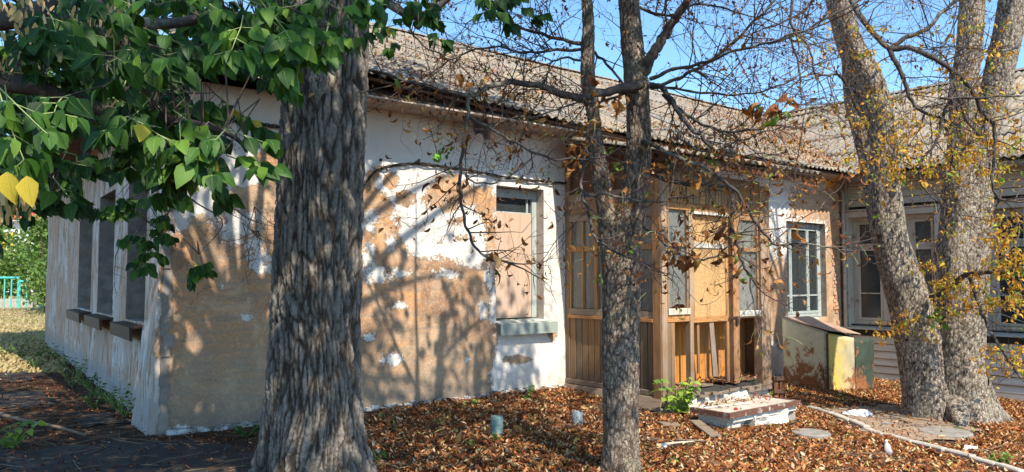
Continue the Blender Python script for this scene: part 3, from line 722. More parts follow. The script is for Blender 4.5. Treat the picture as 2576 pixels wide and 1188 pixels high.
# fascia + soffit + rafter tails
mb = MB()
for i in range(20): a = roof_pt(-OV+i*TL/20, -OV+.04); b = roof_pt(-OV+(i+1)*TL/20, -OV+.04); mb.frame(a-Vector((0, 0, .062)), b-a, W*.03, Vector((0, 0, .035)))
mb; mb.build('fascia', MAT['wood_brown_h'], house)
mb = MB(); mb.frame(C0-U*OV-W*(OV-.065)+Vector((0, 0, ZE-.03)), U*TL, W*(OV-.07), Vector((0, 0, .02))); mb.build('soffit', MAT['soffit'], house)
mb = MB(); mb.frame(C0-U*(OV)-W*(OV-.1)+Vector((0, 0, ZE-.10)), W*13, U*.03, Vector((0, 0, .12))); mb.build('fascia', MAT['wood_brown_h'], house)
mb = MB(); mb.frame(C0-U*(OV-.04)-W*(OV-.1)+Vector((0, 0, ZE-.03)), W*13, U*(OV+.9), Vector((0, 0, .02))); mb.build('soffit', MAT['wood_brown_h'], house)
# slipped scrap of corrugated sheet hanging under the eave
ha, hz_ = FM.hit(1115, 262)
V = []; 
for r in range(4):
    for i in range(19): V.append(FM.pt(ha-.1+i*.03+r*.04, hz_-.02-.09*r-.012*i+.028*math.sin(i*1.25), .40-.02*r+.02*math.sin(i*1.2)))
mb = MB(); mb.v = V; mb.f = [(r*19+i, r*19+i+1, r*19+i+20, r*19+i+19) for r in range(3) for i in range(18) if not (r == 2 and i < 7)]
mb.build('slipped_sheet', MAT['sheet_brown'], house, smooth=True)
# ================================================================== BOARDED WING
wing = thing('clapboard_wing', 'cream clapboard wing of the house with tall windows in white casings', 'house', CC)
WEND = 6.6; ZB = -.72
CWINS = []
r1 = FC.rect(2138, 2357, 546, 818); r2l = FC.hit(2484, 700)[0]
w1 = (r1[0], r1[1], FC.hit(2150, 815)[1], FC.hit(2150, 548)[1]); w2 = (r2l, r2l+w1[1]-w1[0]+.1, w1[2], w1[3])
def m_siding():
    t = NT('aged_cream_board_paint', .7, .3); co = t.coord((.5, .5, 3)); ri = t.oi(); n = t.noise(co, 5, 6, .6); n2 = t.noise(t.coord(), 40, 4, .6)
    c = t.mix(t.ramp(n, .35, .7), c3(.62, .55, .46), c3(.50, .43, .35)); c = t.mix(t.math('MULTIPLY', ri, .3), c, c3(.46, .40, .33)); c = t.mix(t.ramp(n2, .6, .72, 0, .6), c, c3(.27, .22, .17))
    t.col(c).bump(n2, .25, .003); return t.m
MAT['siding'] = m_siding()
mb = MB(); 
holes = [w1, w2]
# backing wall with openings
def backing(fc, a0, a1, z0, z1, holes, out, name, mat, parent):
    A = sorted({a0, a1}|{h[0] for h in holes}|{h[1] for h in holes}); Z = sorted({z0, z1}|{h[2] for h in holes}|{h[3] for h in holes}); mb = MB()
    for i in range(len(A)-1):
        for j in range(len(Z)-1):
            ca, cz = (A[i]+A[i+1])/2, (Z[j]+Z[j+1])/2
            if any(h[0] < ca < h[1] and h[2] < cz < h[3] for h in holes): continue
            mb.poly([fc.pt(A[i], Z[j], out), fc.pt(A[i+1], Z[j], out), fc.pt(A[i+1], Z[j+1], out), fc.pt(A[i], Z[j+1], out)])
    return mb.build(name, mat, parent)
backing(FC, 0, WEND, ZB, WT, holes, -.03, 'wall', MAT['dark'], wing)
MB().fbox(Face(FC.pt(WEND, 0), U, -W), 0, 6, ZB, WT, -.05, 0).build('wall', MAT['siding'], wing)
pz = .152; nb = int((3.9-ZB)/pz); corner_w = .16
for r in range(nb+1):
    z = ZB+.2+r*pz
    if z > 3.9: break
    segs = [(corner_w, WEND)]
    for h in holes:
        ns_ = []
        for s0, s1 in segs:
            if z+pz*.8 > h[2]-.16 and z < h[3]+.12:
                b0, b1 = h[0]-.13, h[1]+.13
                if s0 < b0: ns_.append((s0, min(s1, b0)))
                if s1 > b1: ns_.append((max(s0, b1), s1))
            else: ns_.append((s0, s1))
        segs = ns_
    for s0, s1 in segs:
        if s1-s0 < .03: continue
        b = MB(); jz = random.uniform(-.003, .003); jj = random.uniform(0, .004)
        b.prism([FC.pt(s0+.002, z+jz, -.025), FC.pt(s0+.002, z+jz, .042+jj), FC.pt(s0+.002, z+.016+jz, .048+jj), FC.pt(s0+.002, z+pz-.012+jz, .008), FC.pt(s0+.002, z+pz-.012+jz, -.025)], FC.d*(s1-s0-.004))
        b.build('siding_board', MAT['siding'], wing)
MB().fbox(FC, 0.004, WEND, ZB, ZB+.19, -.02, .06).build('base_board', MAT['siding'], wing)
MB().fbox(FC, 0.004, .07, ZB+.192, 3.9, -.02, .055).fbox(FC, .09, .15, ZB+.192, 3.9, -.02, .05).build('corner_board', MAT['casing_white'], wing, bevel=.004)
for wi, h in enumerate(holes):
    a0, a1, z0, z1 = h
    reveal(FC, (a0, a1, z0, z1), .34, wing, MAT['casing_white'])
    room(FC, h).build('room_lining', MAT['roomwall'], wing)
    ca = MB(); cw = .13
    ca.fbox(FC, a0-cw, a0-.002, z0-.03, z1+cw, -.0, .075); ca.fbox(FC, a1+.002, a1+cw, z0-.03, z1+cw, 0, .075); ca.fbox(FC, a0, a1, z1+.002, z1+cw, 0, .07)
    ca.fbox(FC, a0-cw-.02, a1+cw+.02, z1+cw+.003, z1+cw+.035, 0, .11)
    ca.build('window_casing', MAT['casing_white'], wing, bevel=.006)
    MB().prism([FC.pt(a0-cw-.05, z0-.032, -.02), FC.pt(a0-cw-.05, z0-.06, .17), FC.pt(a0-cw-.05, z0-.10, .17), FC.pt(a0-cw-.05, z0-.085, .0)], FC.d*(a1-a0+2*cw+.1)).build('window_sill', MAT['sill_green'], wing)
    d = -.15; fr = MB()
    fr.fbox(FC, a0+.003, a1-.003, z1-.09, z1-.003, d-.07, d); fr.fbox(FC, a0+.003, a1-.003, z0+.003, z0+.08, d-.07, d)
    n = 3; ww = (a1-a0); post = [a0+.003, a0+ww*.36, a0+ww*.66, a1-.093]
    for x in post: fr.fbox(FC, x, x+.09, z0+.082, z1-.092, d-.07, d+.002)
    f3 = fr.build('window_frame', MAT['casing_white'], wing, bevel=.005)
    for i in range(3):
        b0, b1 = post[i]+.093, post[i+1]-.003; zz0, zz1 = z0+.083, z1-.093; zt_ = zz0+(zz1-zz0)*.74; s = MB(); w = .055
        for (p, q) in ((zz0, zt_-.02), (zt_+.02, zz1)):
            s.fbox(FC, b0, b1, q-w, q, d-.05, d+.012); s.fbox(FC, b0, b1, p, p+w, d-.05, d+.012); s.fbox(FC, b0, b0+w, p+w+.001, q-w-.001, d-.05, d+.01); s.fbox(FC, b1-w, b1, p+w+.001, q-w-.001, d-.05, d+.01)
        s.fbox(FC, b0+w+.001, b1-w-.001, zz0+(zt_-zz0)*.36, zz0+(zt_-zz0)*.36+.025, d-.04, d+.002)
        s.fbox(FC, b0, b1, zt_-.019, zt_+.019, d-.06, d+.004)
        s.build('sash', MAT['casing_white'], f3, bevel=.003)
        MB().fbox(FC, b0+w, b1-w, zz0+w, zt_-.05, d-.03, d-.026).build('pane', MAT['glass'], f3)
        MB().fbox(FC, b0+w, b1-w, zt_+.05, zz1-w, d-.03, d-.026).build('pane', MAT['glass'], f3)
    if wi == 0:
        mb = MB()
        for i in range(12):
            x = a0+.58*ww*0+.30*ww+i*.022; x2 = x+.022
            o1 = -.30+.02*math.sin(i*1.6); o2 = -.30+.02*math.sin((i+1)*1.6)
            mb.poly([FC.pt(x, z0+.05, o1), FC.pt(x2, z0+.05, o2), FC.pt(x2, z1-.1, o2), FC.pt(x, z1-.1, o1)])
        mb.build('curtain', MAT['casing_white'], wing, smooth=True)
    else:
        g = MB(); cx = a0+ww*.5; 
        for i in range(15):
            an = math.radians(8+i*11.7); L = 1.1; dx = math.cos(an)*L; dz = math.sin(an)*L
            k = min(1, (ww/2-.02)/abs(dx) if abs(dx) > 1e-6 else 1, .98*L/L)
            g.tube([FC.pt(cx+.12*math.cos(an), z0+.05+.12*math.sin(an), .02), FC.pt(cx+dx*k, z0+.05+dz*k, .02)], .008, 5)
        for r in (.12, .8):
            g.tube([FC.pt(cx+r*math.cos(math.radians(x)), z0+.05+r*math.sin(math.radians(x)), .02) for x in range(0, 181, 12)], .008, 5)
        g.tube([FC.pt(a0+.02, z0+.05, .02), FC.pt(a1-.02, z0+.05, .02)], .008, 5)
        for i in range(7): g.tube([FC.pt(a0+.1+i*ww/7, z0+1.1, .02), FC.pt(a0+.1+i*ww/7, z1-.02, .02)], .007, 5)
        g.tube([FC.pt(a0+.02, z0+1.16, .02), FC.pt(a1-.02, z0+1.16, .02)], .008, 5)
        g.build('window_grille', MAT['casing_white'], wing, smooth=True)
mb = MB(); mb.frame(FC.pt(-.0, ZE-.12, OV-.03), FC.d*7.2, FC.n*.03, Vector((0, 0, .1))); mb.build('fascia', MAT['wood_grey_h'], wing)
mb = MB(); mb.frame(FC.pt(0, ZE-.03, .08), FC.d*7.2, FC.n*(OV-.15), Vector((0, 0, .02))); mb.build('soffit', MAT['siding'], wing)

# ================================================================== PORCH
porch = thing('wooden_porch', 'glazed orange brown wooden porch with broken lower panels and boarded door', 'porch', P1)
def R(fc, x0, x1, y0, y1): return fc.rect(x0, x1, y0, y1)
ZF = .13                                   # porch floor level
ztop = FF.hit(1800, 455)[1]
SW = PORCH_D
ZW = 1.07
def pbox(fc, x0, x1, y0, y1, d0, d1, name, mat, parent=porch, bevel=.004):
    a0, a1, z0, z1 = R(fc, x0, x1, y0, y1); return MB().fbox(fc, a0, a1, z0, z1, d0, d1).build(name, mat, parent, bevel=bevel)
fa = lambda x, y=800: FF.hit(x, y)[0]
sa = lambda x, y=800: FS.hit(x, y)[0]
# posts
zbot = FF.hit(1662, 1005)[1]
def post(fc, a0, a1, z0, z1, d0=-.10, d1=.03, mat='wood_post', name='post', **k):
    return MB().fbox(fc, a0, a1, z0, z1, d0, d1).build(name, MAT[mat], porch, bevel=.006)
p0w = fa(1678)
post(FF, -.03, p0w-.01, -.02, ztop, -.12, .02)
a_r0, a_r1 = fa(1913), fa(1934)
post(FF, a_r0, a_r1, -.0, ztop, -.12, .025)
# sills and rails of the front
z_sill_t = FF.hit(1800, 792)[1]; z_low = FF.hit(1800, 805)[1]
z_fr = FF.hit(1800, 536)[1]
sl1 = (fa(1680), fa(1733)); d1_ = (fa(1743), fa(1829)); sl2 = (fa(1858), fa(1910))
MB().fbox(FF, p0w, a_r0-.003, z_fr, z_fr+.09, -.06, .012).build('rail', MAT['wood_h'], porch, bevel=.004)
MB().fbox(FF, d1_[0], d1_[1]+.03, z_fr-.045, z_fr-.005, -.06, .05).build('lintel', MAT['white_wood'], porch, bevel=.004)
MB().fbox(FF, p0w, a_r0-.003, ztop-.06, ztop+.06, -.08, .03).build('rail', MAT['wood_h'], porch, bevel=.004)
# frieze of narrow slats
n = 30
for i in range(n):
    w = (a_r0-p0w)/n; a = p0w+i*w
    MB().fbox(FF, a+.004, a+w-.006, z_fr+.094, ztop-.064, -.02+random.uniform(0, .006), .004+random.uniform(0, .012)).build('frieze_slat', MAT['wood_v'], porch)
MB().fbox(FF, p0w, a_r0-.003, z_fr+.09, ztop-.06, -.05, -.03).build('frieze_backing', MAT['dark'], porch)
# uprights on the front
post(FF, fa(1734), fa(1743), ZF-.02, z_fr-.002, -.07, .018, 'wood_post', 'door_post')
post(FF, fa(1843), fa(1857), ZF-.03, z_fr-.002, -.08, .02, 'wood_post', 'door_post')
post(FF, p0w+.0, fa(1683, 700), z_low, z_fr-.002, -.06, .0, 'wood_v', 'window_post')
def sidelight(a0, a1, ym0, ym1, ytop, ybot, sillmat='white_wood'):
    xm = 1704 if a0 < 1 else 1885
    zt_, zb_ = FF.hit(xm, ytop)[1], FF.hit(xm, ybot)[1]; m1, m0 = FF.hit(xm, ym0)[1], FF.hit(xm, ym1)[1]
    m = MB(); m.fbox(FF, a0, a0+.035, zb_, z_fr-.002, -.05, .006); m.fbox(FF, a1-.035, a1, zb_, z_fr-.002, -.05, .006)
    m.fbox(FF, a0+.037, a1-.037, m0, m1, -.045, .004); m.fbox(FF, a0+.037, a1-.037, zt_, z_fr-.004, -.045, .003)
    f = m.build('window_frame', MAT['wood_v'], porch, bevel=.003)
    MB().fbox(FF, a0-.004, a1+.004, zb_-.085, zb_-.002, -.05, .03).build('window_sill', MAT[sillmat], f, bevel=.004)
    return f, zt_, m1, m0, zb_
f, zt_, m1, m0, zb_ = sidelight(sl1[0], sl1[1], 610, 620, 527, 776)
MB().fbox(FF, sl1[0]+.037, sl1[1]-.037, m1+.002, zt_-.002, -.03, -.026).build('pane', MAT['glass_paper'], f)
# broken lower pane
a0, a1 = sl1[0]+.037, sl1[1]-.037
pp = [(a0, m0), (a1, m0), (a1, zb_+.02), (a1-.04, zb_+.05), (a0+.18, zb_+.055), (a0+.05, zb_+.01), (a0, zb_+.11)]
MB().prism([FF.pt(a, z, -.03) for a, z in pp], FF.n*.004).build('pane', MAT['glass_paper'], f)['label'] = 'dusty pane with its lower edge broken off'
f, zt_, m1, m0, zb_ = sidelight(sl2[0], sl2[1], 624, 634, 556, 781)
a0, a1 = sl2[0]+.037, sl2[1]-.037
MB().fbox(FF, a0, a1, m1+.002, zt_-.002, -.03, -.026).build('pane', MAT['glass_paper'], f); MB().fbox(FF, a0, a1, zb_+.002, m0-.002, -.03, -.026).build('pane', MAT['glass_paper'], f)
MAT['paper_pale'] = plain('pale_paper_lining', c3(.62, .62, .55), .95, var=.25, scale=2)
MAT['paper_grey'] = plain('grey_dust_lining', c3(.40, .37, .30), .95, var=.3, scale=2)
MB().fbox(FF, sl2[0]+.01, sl2[1]-.01, zb_-.05, z_fr, -.12, -.11).build('curtain', MAT['paper_pale'], porch)
MB().fbox(FF, sl1[0]+.02, sl1[1]-.02, zb_+.03, z_fr, -.30, -.29).build('curtain', MAT['paper_grey'], porch)
# door: stiles, boards of pressed chips, mid rail
def m_osb():
    t = NT('weathered_chipboard', .9, .2); co = t.coord((1, 1, .7)); v = t.vor(co, 55); n = t.noise(co, 3, 5, .6); n2 = t.noise(co, 70, 3, .7)
    c = t.mix(t.ramp(n2, .35, .65), c3(.52, .30, .12), c3(.38, .18, .065)); c = t.mix(t.ramp(v.outputs['Distance'], .3, .6, 0, .5), c, c3(.60, .42, .22)); c = t.mix(t.ramp(n, .5, .75, 0, .5), c, c3(.32, .16, .06))
    t.col(c).bump(n2, .5, .004); return t.m
MAT['osb'] = m_osb()
zd0, zd1 = FF.hit(1786, 792)[1], z_fr-.05; zm0, zm1 = FF.hit(1786, 625)[1], FF.hit(1786, 612)[1]
m = MB(); m.fbox(FF, d1_[0]+.004, d1_[0]+.05, zd0-.02, zd1, -.045, .0); m.fbox(FF, d1_[1]-.01, d1_[1]+.05, ZF, zd1, -.045, .002); m.fbox(FF, d1_[0]+.052, d1_[1]-.012, zd1-.06, zd1, -.045, -.002)
door = m.build('door', MAT['wood_v'], porch, bevel=.004)
MB().fbox(FF, d1_[0]+.052, d1_[1]-.012, zm0, zm1, -.045, .004).build('door_rail', MAT['white_wood'], door, bevel=.003)
MB().fbox(FF, d1_[0]+.003, d1_[1]+.0, zd0-.10, zd0-.022, -.045, .012).build('door_rail', MAT['wood_h'], door, bevel=.004)
MB().fbox(FF, d1_[0]+.052, d1_[1]-.012, zm1+.002, zd1-.062, -.03, -.012).build('door_panel', MAT['osb'], door)
MB().fbox(FF, d1_[0]+.052, d1_[1]-.012, zd0-.02, zm0-.002, -.03, -.012).build('door_panel', MAT['osb'], door)
hx = fa(1836); hzz = FF.hit(1836, 740)[1]
MB().tube([FF.pt(hx, hzz, .0), FF.pt(hx, hzz, .035), FF.pt(hx, hzz+.12, .035), FF.pt(hx, hzz+.12, .0)], .006, 6).build('door_handle', MAT['cable'], door)
b = MB(); b.fbox(FF, hx-.05, hx+.16, z_low-.0, z_low+.035, .022, .032); b.fbox(FF, hx+.10, hx+.16, z_low-.09, z_low-.0, .022, .045); b.build('padlock_hasp', MAT['sheet_brown'], door)
# the middle rail at window sill height
MB().fbox(FF, p0w, sl1[1]+.01, z_low-.0, FF.hit(1704, 790)[1]-.0, -.055, .008).build('rail', MAT['wood_h'], porch, bevel=.004)
MB().fbox(FF, sl2[0]-.01, a_r0-.002, z_low, FF.hit(1885, 795)[1], -.055, .008).build('rail', MAT['wood_h'], porch, bevel=.004)
# lower fill left of the opening: two boards
zl = ZF-.06
for x0, x1 in ((1679, 1688), (1688.5, 1698)):
    MB().fbox(FF, fa(x0)+.002, fa(x1)-.002, zl, z_low-.004, -.03, -.002).build('board', MAT['wood_v'], porch, bevel=.003)
# leaning loose slat in the door opening
def lean(x0, x1, y0, x2, x3, y1, mat='white_wood', d=-.03, name='slat'):
    a = [FF.hit(x, y0) for x in (x0, x1)]; b = [FF.hit(x, y1) for x in (x3, x2)]
    return MB().prism([FF.pt(p[0], p[1], d) for p in a+b], FF.n*.025).build(name, MAT[mat], porch, bevel=.003)
o = lean(1785, 1796, 806, 1796, 1808, 948, 'wood_post'); o['label'] = 'loose pale slat leaning in the door opening'
lean(1757, 1762, 806, 1760, 1765, 940, 'wood_v', -.045)
o = lean(1718, 1721, 812, 1697, 1700, 920, 'wood_v', -.25); o['label'] = 'thin stick leaning in the dark opening'
# threshold beams and broken sill
m = MB()
for i in range(16):
    a = p0w+.02+i*(a_r1-p0w)/16; m.frame(FF.pt(a, ZF-.13+random.uniform(-.02, .02), -.10), FF.d*random.uniform(.12, .22)+Vector((0, 0, random.uniform(-.02, .02))), Vector((0, 0, random.uniform(.02, .05))), FF.n*random.uniform(.06, .16))
m.build('rotten_threshold', MAT['wood_grey_h'], porch)
MB().fbox(FF, -.02, .42, ZF-.20, ZF-.11, -.1, .04).build('sill_beam', MAT['wood_grey_h'], porch, bevel=.006)
MB().fbox(FF, 1.9, PW, ZF-.19, ZF-.10, -.1, .02).build('sill_beam', MAT['wood_post'], porch, bevel=.006)
# floor boards inside
for i in range(9):
    a0 = .12+i*.27
    if i in (4,): continue
    m = MB(); m.frame(FF.pt(a0, ZF-.03, -.75), FF.d*.25, -FF.n*-.66+Vector((0, 0, random.uniform(-.015, .01))), Vector((0, 0, .03))); m.build('floor_board', MAT['wood_grey_h'], porch)
MB().fbox(FF, .06, PW-.06, ZF-.12, ZF-.055, -1.8, -.02).build('floor_base', MAT['dark'], porch)
# leaves and scraps on the porch floor, inner partition of warm boards
n = 17; i0 = fa(1700); wv = (PW-.1-i0)/n
for i in range(n):
    if i in (1, 2): continue
    a = i0+i*wv
    MB().fbox(FF, a+.003, a+wv-.004, ZF-.03, z_low+.35, -.42+random.uniform(-.006, .006), -.40+random.uniform(0, .008)).build('inner_board', MAT['wood_in'], porch)
MB().fbox(FF, .1, PW-.08, ZF-.05, z_low+.33, -.50, -.445).build('inner_partition', MAT['wood_brown'], porch)
MB().fbox(FF, .1, PW-.08, z_low+.36, ztop, -.50, -.445).build('inner_partition', MAT['roomwall'], porch)
# right side face (hidden from here)
FR = Face(FF.pt(PW, 0), W, U)
MB().fbox(FR, 0.0, SW, -.1, ztop, -.05, -.01).build('side_wall', MAT['wood_v'], porch)
# rubble base under the front
def rubble(name, poly_a, zb, zt, outs, mat, parent, seed=3):
    """lumpy vertical face"""
    rr = np.random.default_rng(seed); a0, a1 = poly_a; na = int((a1-a0)/.04)+2; nz = 7; V = []
    for j in range(nz+1):
        for i in range(na+1):
            a = a0+(a1-a0)*i/na; z = zb+(zt-zb)*j/nz; o = outs+.07*(float(fbm(a*7, z*9, seed, 3))-.5)*2-.05*(1-j/nz)*0
            V.append((a, z, o))
    return V, na, nz
def rubble_block(fc, a0, a1, zb, zt, back, out, name, mat, parent, seed=3, amp=.08):
    V, na, nz = rubble(name, (a0, a1), zb, zt, out, mat, parent, seed); mb = MB()
    for a, z, o in V: mb.v.append(fc.pt(a, z, out+(o-out)*amp/.08))
    mb.f += [(j*(na+1)+i, j*(na+1)+i+1, (j+1)*(na+1)+i+1, (j+1)*(na+1)+i) for j in range(nz) for i in range(na)]
    top = len(mb.v)
    for i in range(na+1): mb.v.append(fc.pt(a0+(a1-a0)*i/na, zt, back))
    mb.f += [(nz*(na+1)+i, nz*(na+1)+i+1, top+i+1, top+i) for i in range(na)]
    for i, rev in ((0, 0), (na, 1)):
        ii = len(mb.v); mb.v += [fc.pt(a0 if i == 0 else a1, zb, back)]
        mb.f.append(tuple([ii, top+i]+[j*(na+1)+i for j in range(nz, -1, -1)]))
    return mb.build(name, mat, parent)
def m_rubble():
    t = NT('whitewashed_rubble', .95, .1); co = t.coord(); n = t.noise(co, 5, 8, .7); n2 = t.noise(co, 28, 5, .7)
    c = t.mix(t.ramp(n, .3, .6), c3(.82, .78, .72), c3(.66, .60, .52)); c = t.mix(t.ramp(n2, .58, .66, 0, .8), c, c3(.40, .30, .22)); t.col(c).bump(t.math('ADD', n, n2), 1., .03); return t.m
MAT['rubble'] = m_rubble()
rubble_block(FF, .25, PW-.03, -.5, ZF-.12, -.5, -.03, 'rubble_footing', MAT['rubble'], porch, 4)
rubble_block(FF, -.03, .24, -.5, ZF-.22, -.5, .02, 'rubble_footing', MAT['plinth'], porch, 6, .03)
rubble_block(FS, .0, SW-.02, -.5, -.02, -.4, -.05, 'rubble_footing', MAT['stone_grey'], porch, 8, .05)
# ---- side face of the porch
sL, sR = sa(1427), SW
z_sb = FS.hit(1530, 790)[1]; zs_t = FS.hit(1471, 556)[1]; zs_b = FS.hit(1471, 772)[1]
zhi = 3.42
post(FS, 0.0, .09, 0, ztop+.3, -.1, .01, 'wood_v')
post(FS, SW-.14, SW-.0, -.04, ztop, -.10, .035, 'wood_post')
MB().fbox(FS, .092, SW-.142, zs_b-.12, zs_b-.03, -.07, .02).build('rail', MAT['wood_h'], porch, bevel=.004)
MB().fbox(FS, .092, SW-.142, zs_b-.17, zs_b-.124, -.07, .045).build('rail', MAT['wood_h'], porch, bevel=.004)
MB().fbox(FS, .092, SW-.142, zs_t, zs_t+.09, -.07, .015).build('rail', MAT['wood_h'], porch, bevel=.004)
MB().fbox(FS, .092, SW-.142, zs_t+.30, zs_t+.40, -.07, .02).build('rail', MAT['wood_h'], porch, bevel=.004)
b0, b1 = .092, SW-.142
for i in range(7):
    w = (b1-b0)/7; MB().fbox(FS, b0+i*w+.002, b0+(i+1)*w-.003, zs_t+.092, zs_t+.298, -.03, -.01+random.uniform(0, .006)).build('board', MAT['wood_v'], porch)
# upper gable boards, brown
for i in range(13):
    w = (SW+.0)/13; a = i*w; zt_ = 3.60-.26*(a/SW)*1.0
    MB().fbox(FS, a+.002, a+w-.003, zs_t+.402, zt_, -.05, -.03+random.uniform(0, .008)).build('gable_board', MAT['wood_brown'], porch)
# windows: 3 frames of 2 columns
cols = 6; w = (b1-b0)/cols
zmid0, zmid1 = FS.hit(1471, 633)[1], FS.hit(1471, 621)[1]
fr = MB()
for i in range(cols+1):
    hw = .03 if i % 2 == 0 else .018
    x = b0+i*w; x0 = max(b0, x-hw); x1 = min(b1, x+hw); fr.fbox(FS, x0, x1, zs_b-.028, zs_t-.002, -.05, .004)
for i in range(cols):
    fr.fbox(FS, b0+i*w+.032, b0+(i+1)*w-.032, zmid0, zmid1, -.045, .0)
fo = fr.build('window_frame', MAT['wood_v'], porch, bevel=.003)
for i in range(cols):
    MB().fbox(FS, b0+i*w+.02, b0+(i+1)*w-.02, zmid1+.002, zs_t-.003, -.03, -.026).build('pane', MAT['glass_paper'], fo)
    MB().fbox(FS, b0+i*w+.02, b0+(i+1)*w-.02, zs_b-.02, zmid0-.002, -.03, -.026).build('pane', MAT['glass_paper'], fo)
mb = MB()
for i in range(60):
    x0_, x1_ = b0+(b1-b0)*i/60, b0+(b1-b0)*(i+1)/60; f_ = lambda i: -.15+.022*math.sin(i*1.9)+.015*math.sin(i*.7+1)
    mb.poly([FS.pt(x0_, zs_b-.05, f_(i)), FS.pt(x1_, zs_b-.05, f_(i+1)), FS.pt(x1_, zs_t, f_(i+1)), FS.pt(x0_, zs_t, f_(i))])
mb.build('curtain', MAT['paper_grey'], porch, smooth=True)
# lower boards
nb = 13; w = (b1-b0)/nb; zb0 = FS.hit(1470, 957)[1]
for i in range(nb):
    MB().fbox(FS, b0+i*w+.003, b0+(i+1)*w-.005, zb0, zs_b-.172, -.03, -.008+random.uniform(0, .012)).build('board', MAT['wood_v'], porch, bevel=.003)
MB().fbox(FS, b0, b1, zb0, zs_b-.17, -.06, -.032).build('board_backing', MAT['dark'], porch)
MB().fbox(FS, .0, SW-.142, zb0-.07, zb0-.003, -.04, .02).build('skirting_board', MAT['wood_grey_h'], porch, bevel=.004)
m = MB(); m.prism([FS.pt(0, zb0-.075, .0), FS.pt(0, zb0-.085, .03), FS.pt(0, zb0-.25, .10), FS.pt(0, zb0-.25, .075)], FS.d*(SW-.0)); m.build('skirting_board', MAT['wood_grey_h'], porch, bevel=.004)
# porch roof: fall from the wall to the front
pr0, pr1 = 3.62, 3.17; dOut = PORCH_D+.50
def proof(a, u, h):   # a along U from porch left, u = distance out from the wall
    p = PA+U*a-W*u; return Vector((p.x, p.y, pr0-(pr0-pr1)*(u-.3)/(dOut-.3)+h))
slab([proof(-.3, .3, -.03), proof(PW+.62, .3, -.03), proof(PW+.62, dOut-.06, -.03), proof(-.3, dOut-.06, -.03)], 'porch_roof', MAT['wood_brown_h'], porch, .02)
pr = None
j = 0; a = -.34
while a < PW+.6:
    V = []; wd_ = min(SWD+.05, PW+.68-a); m_ = int(NW*nseg*wd_/SWD)
    for r in range(5):
        u = .32+(dOut-.32+random.uniform(0, .01))*r/4
        for i in range(m_+1):
            al = a+wd_*i/m_; V.append(proof(al, u, .026*math.sin(2*math.pi*al/PITCHW)+.028+.006*(j % 2)))
    b = MB(); b.v = V; b.f = [(r*(m_+1)+i, (r+1)*(m_+1)+i, (r+1)*(m_+1)+i+1, r*(m_+1)+i+1) for r in range(4) for i in range(m_)]
    o = b.build('roof_sheet', MAT['roof'], porch, smooth=True); md = o.modifiers.new('thickness', 'SOLIDIFY'); md.thickness = .008
    a += SWD; j += 1
m = MB(); m.frame(proof(-.3, dOut-.10, -.15), U*(PW+.92), -W*.03, Vector((0, 0, .11))); m.build('fascia', MAT['wood_brown_h'], porch, bevel=.004)
m = MB(); m.frame(proof(-.3, PORCH_D+.05, -.12), U*(PW+.92), -W*.06, Vector((0, 0, .08))); m.build('eave_beam', MAT['wood_brown_h'], porch, bevel=.004)
for i in range(6):
    m = MB(); m.frame(proof(-.2+i*.65, .4, -.13), U*.05, proof(0, dOut-.1, 0)-proof(0, .4, 0), Vector((0, 0, .08))); m.build('rafter', MAT['wood_brown_h'], porch)

# ================================================================== STEP SLAB
sA = on_ground(1829, 1085)
stepo = at(1829, 1042, 9.05)+U*.10; sx, sy = stepo.x, stepo.y; SZ = .02
step = thing('concrete_step', 'low concrete doorstep slab with brown painted edges on whitewashed rubble', 'step', (sx, sy, -.25))
FStep = Face((sx, sy, 0), U, -W)
SLN, SDP = 1.44, .55
m = MB(); m.fbox(FStep, -.05, SLN, SZ-.06, SZ, -SDP, 0); m.build('slab', plain('worn_step_concrete', c3(.52, .46, .39), .9, var=.35, scale=5), step, bevel=.012)
def m_brownp():
    t = NT('chipped_brown_paint', .6, .3); co = t.coord(); n = t.noise(co, 16, 6, .65); t.col(t.mix(t.ramp(n, .56, .6), c3(.13, .06, .04), c3(.36, .30, .25))).bump(n, .4, .004); return t.m
MAT['brownpaint'] = m_brownp()
m = MB(); m.fbox(FStep, -.055, SLN+.005, SZ-.055, SZ+.006, .001, .02); m.fbox(FStep, -.075, -.055, SZ-.055, SZ+.006, -SDP, .02); m.fbox(FStep, SLN+.005, SLN+.025, SZ-.055, SZ+.006, -SDP, .02)
m.fbox(FStep, -.055, SLN+.005, SZ+.0005, SZ+.006, -.02, .0); m.fbox(FStep, -.05, -.03, SZ+.0005, SZ+.006, -SDP, -.021); m.fbox(FStep, SLN-.04, SLN, SZ+.0005, SZ+.006, -SDP, -.021)
m.build('painted_edge', MAT['brownpaint'], step)
rubble_block(FStep, .02, .34, -.42, SZ-.062, -.5, -.06, 'rubble_pier', MAT['rubble'], step, 11, .12)
rubble_block(FStep, .46, 1.2, -.45, SZ-.062, -.5, -.015, 'rubble_pier', MAT['rubble'], step, 12, .07)
rubble_block(FStep, .34, .46, -.42, SZ-.062, -.5, -.2, 'rubble_pier', MAT['stone_grey'], step, 13, .07)
rubble_block(FStep, 1.2, SLN-.02, -.42, SZ-.10, -.5, -.06, 'rubble_pier', MAT['stone_grey'], step, 14, .07)
MB().fbox(FStep, .05, SLN-.02, SZ-.12, SZ-.061, -.50, -.02).build('slab_underside', MAT['rubble'], step)
rubble_block(Face(FStep.pt(0.04, 0, -.5), -W, -U), 0, .45, -.42, SZ-.062, -.2, .0, 'rubble_pier', MAT['rubble'], step, 15, .06)
mb = MB(); mb.frame(FStep.pt(-.02, SZ+.008, -.40), FStep.d*.78+FStep.n*.13, FStep.n*.028, Vector((0, 0, .012))); props(mb.build('wooden_strip', MAT['white_wood']), 'thin pale wooden strip lying across the concrete doorstep slab', 'strip')
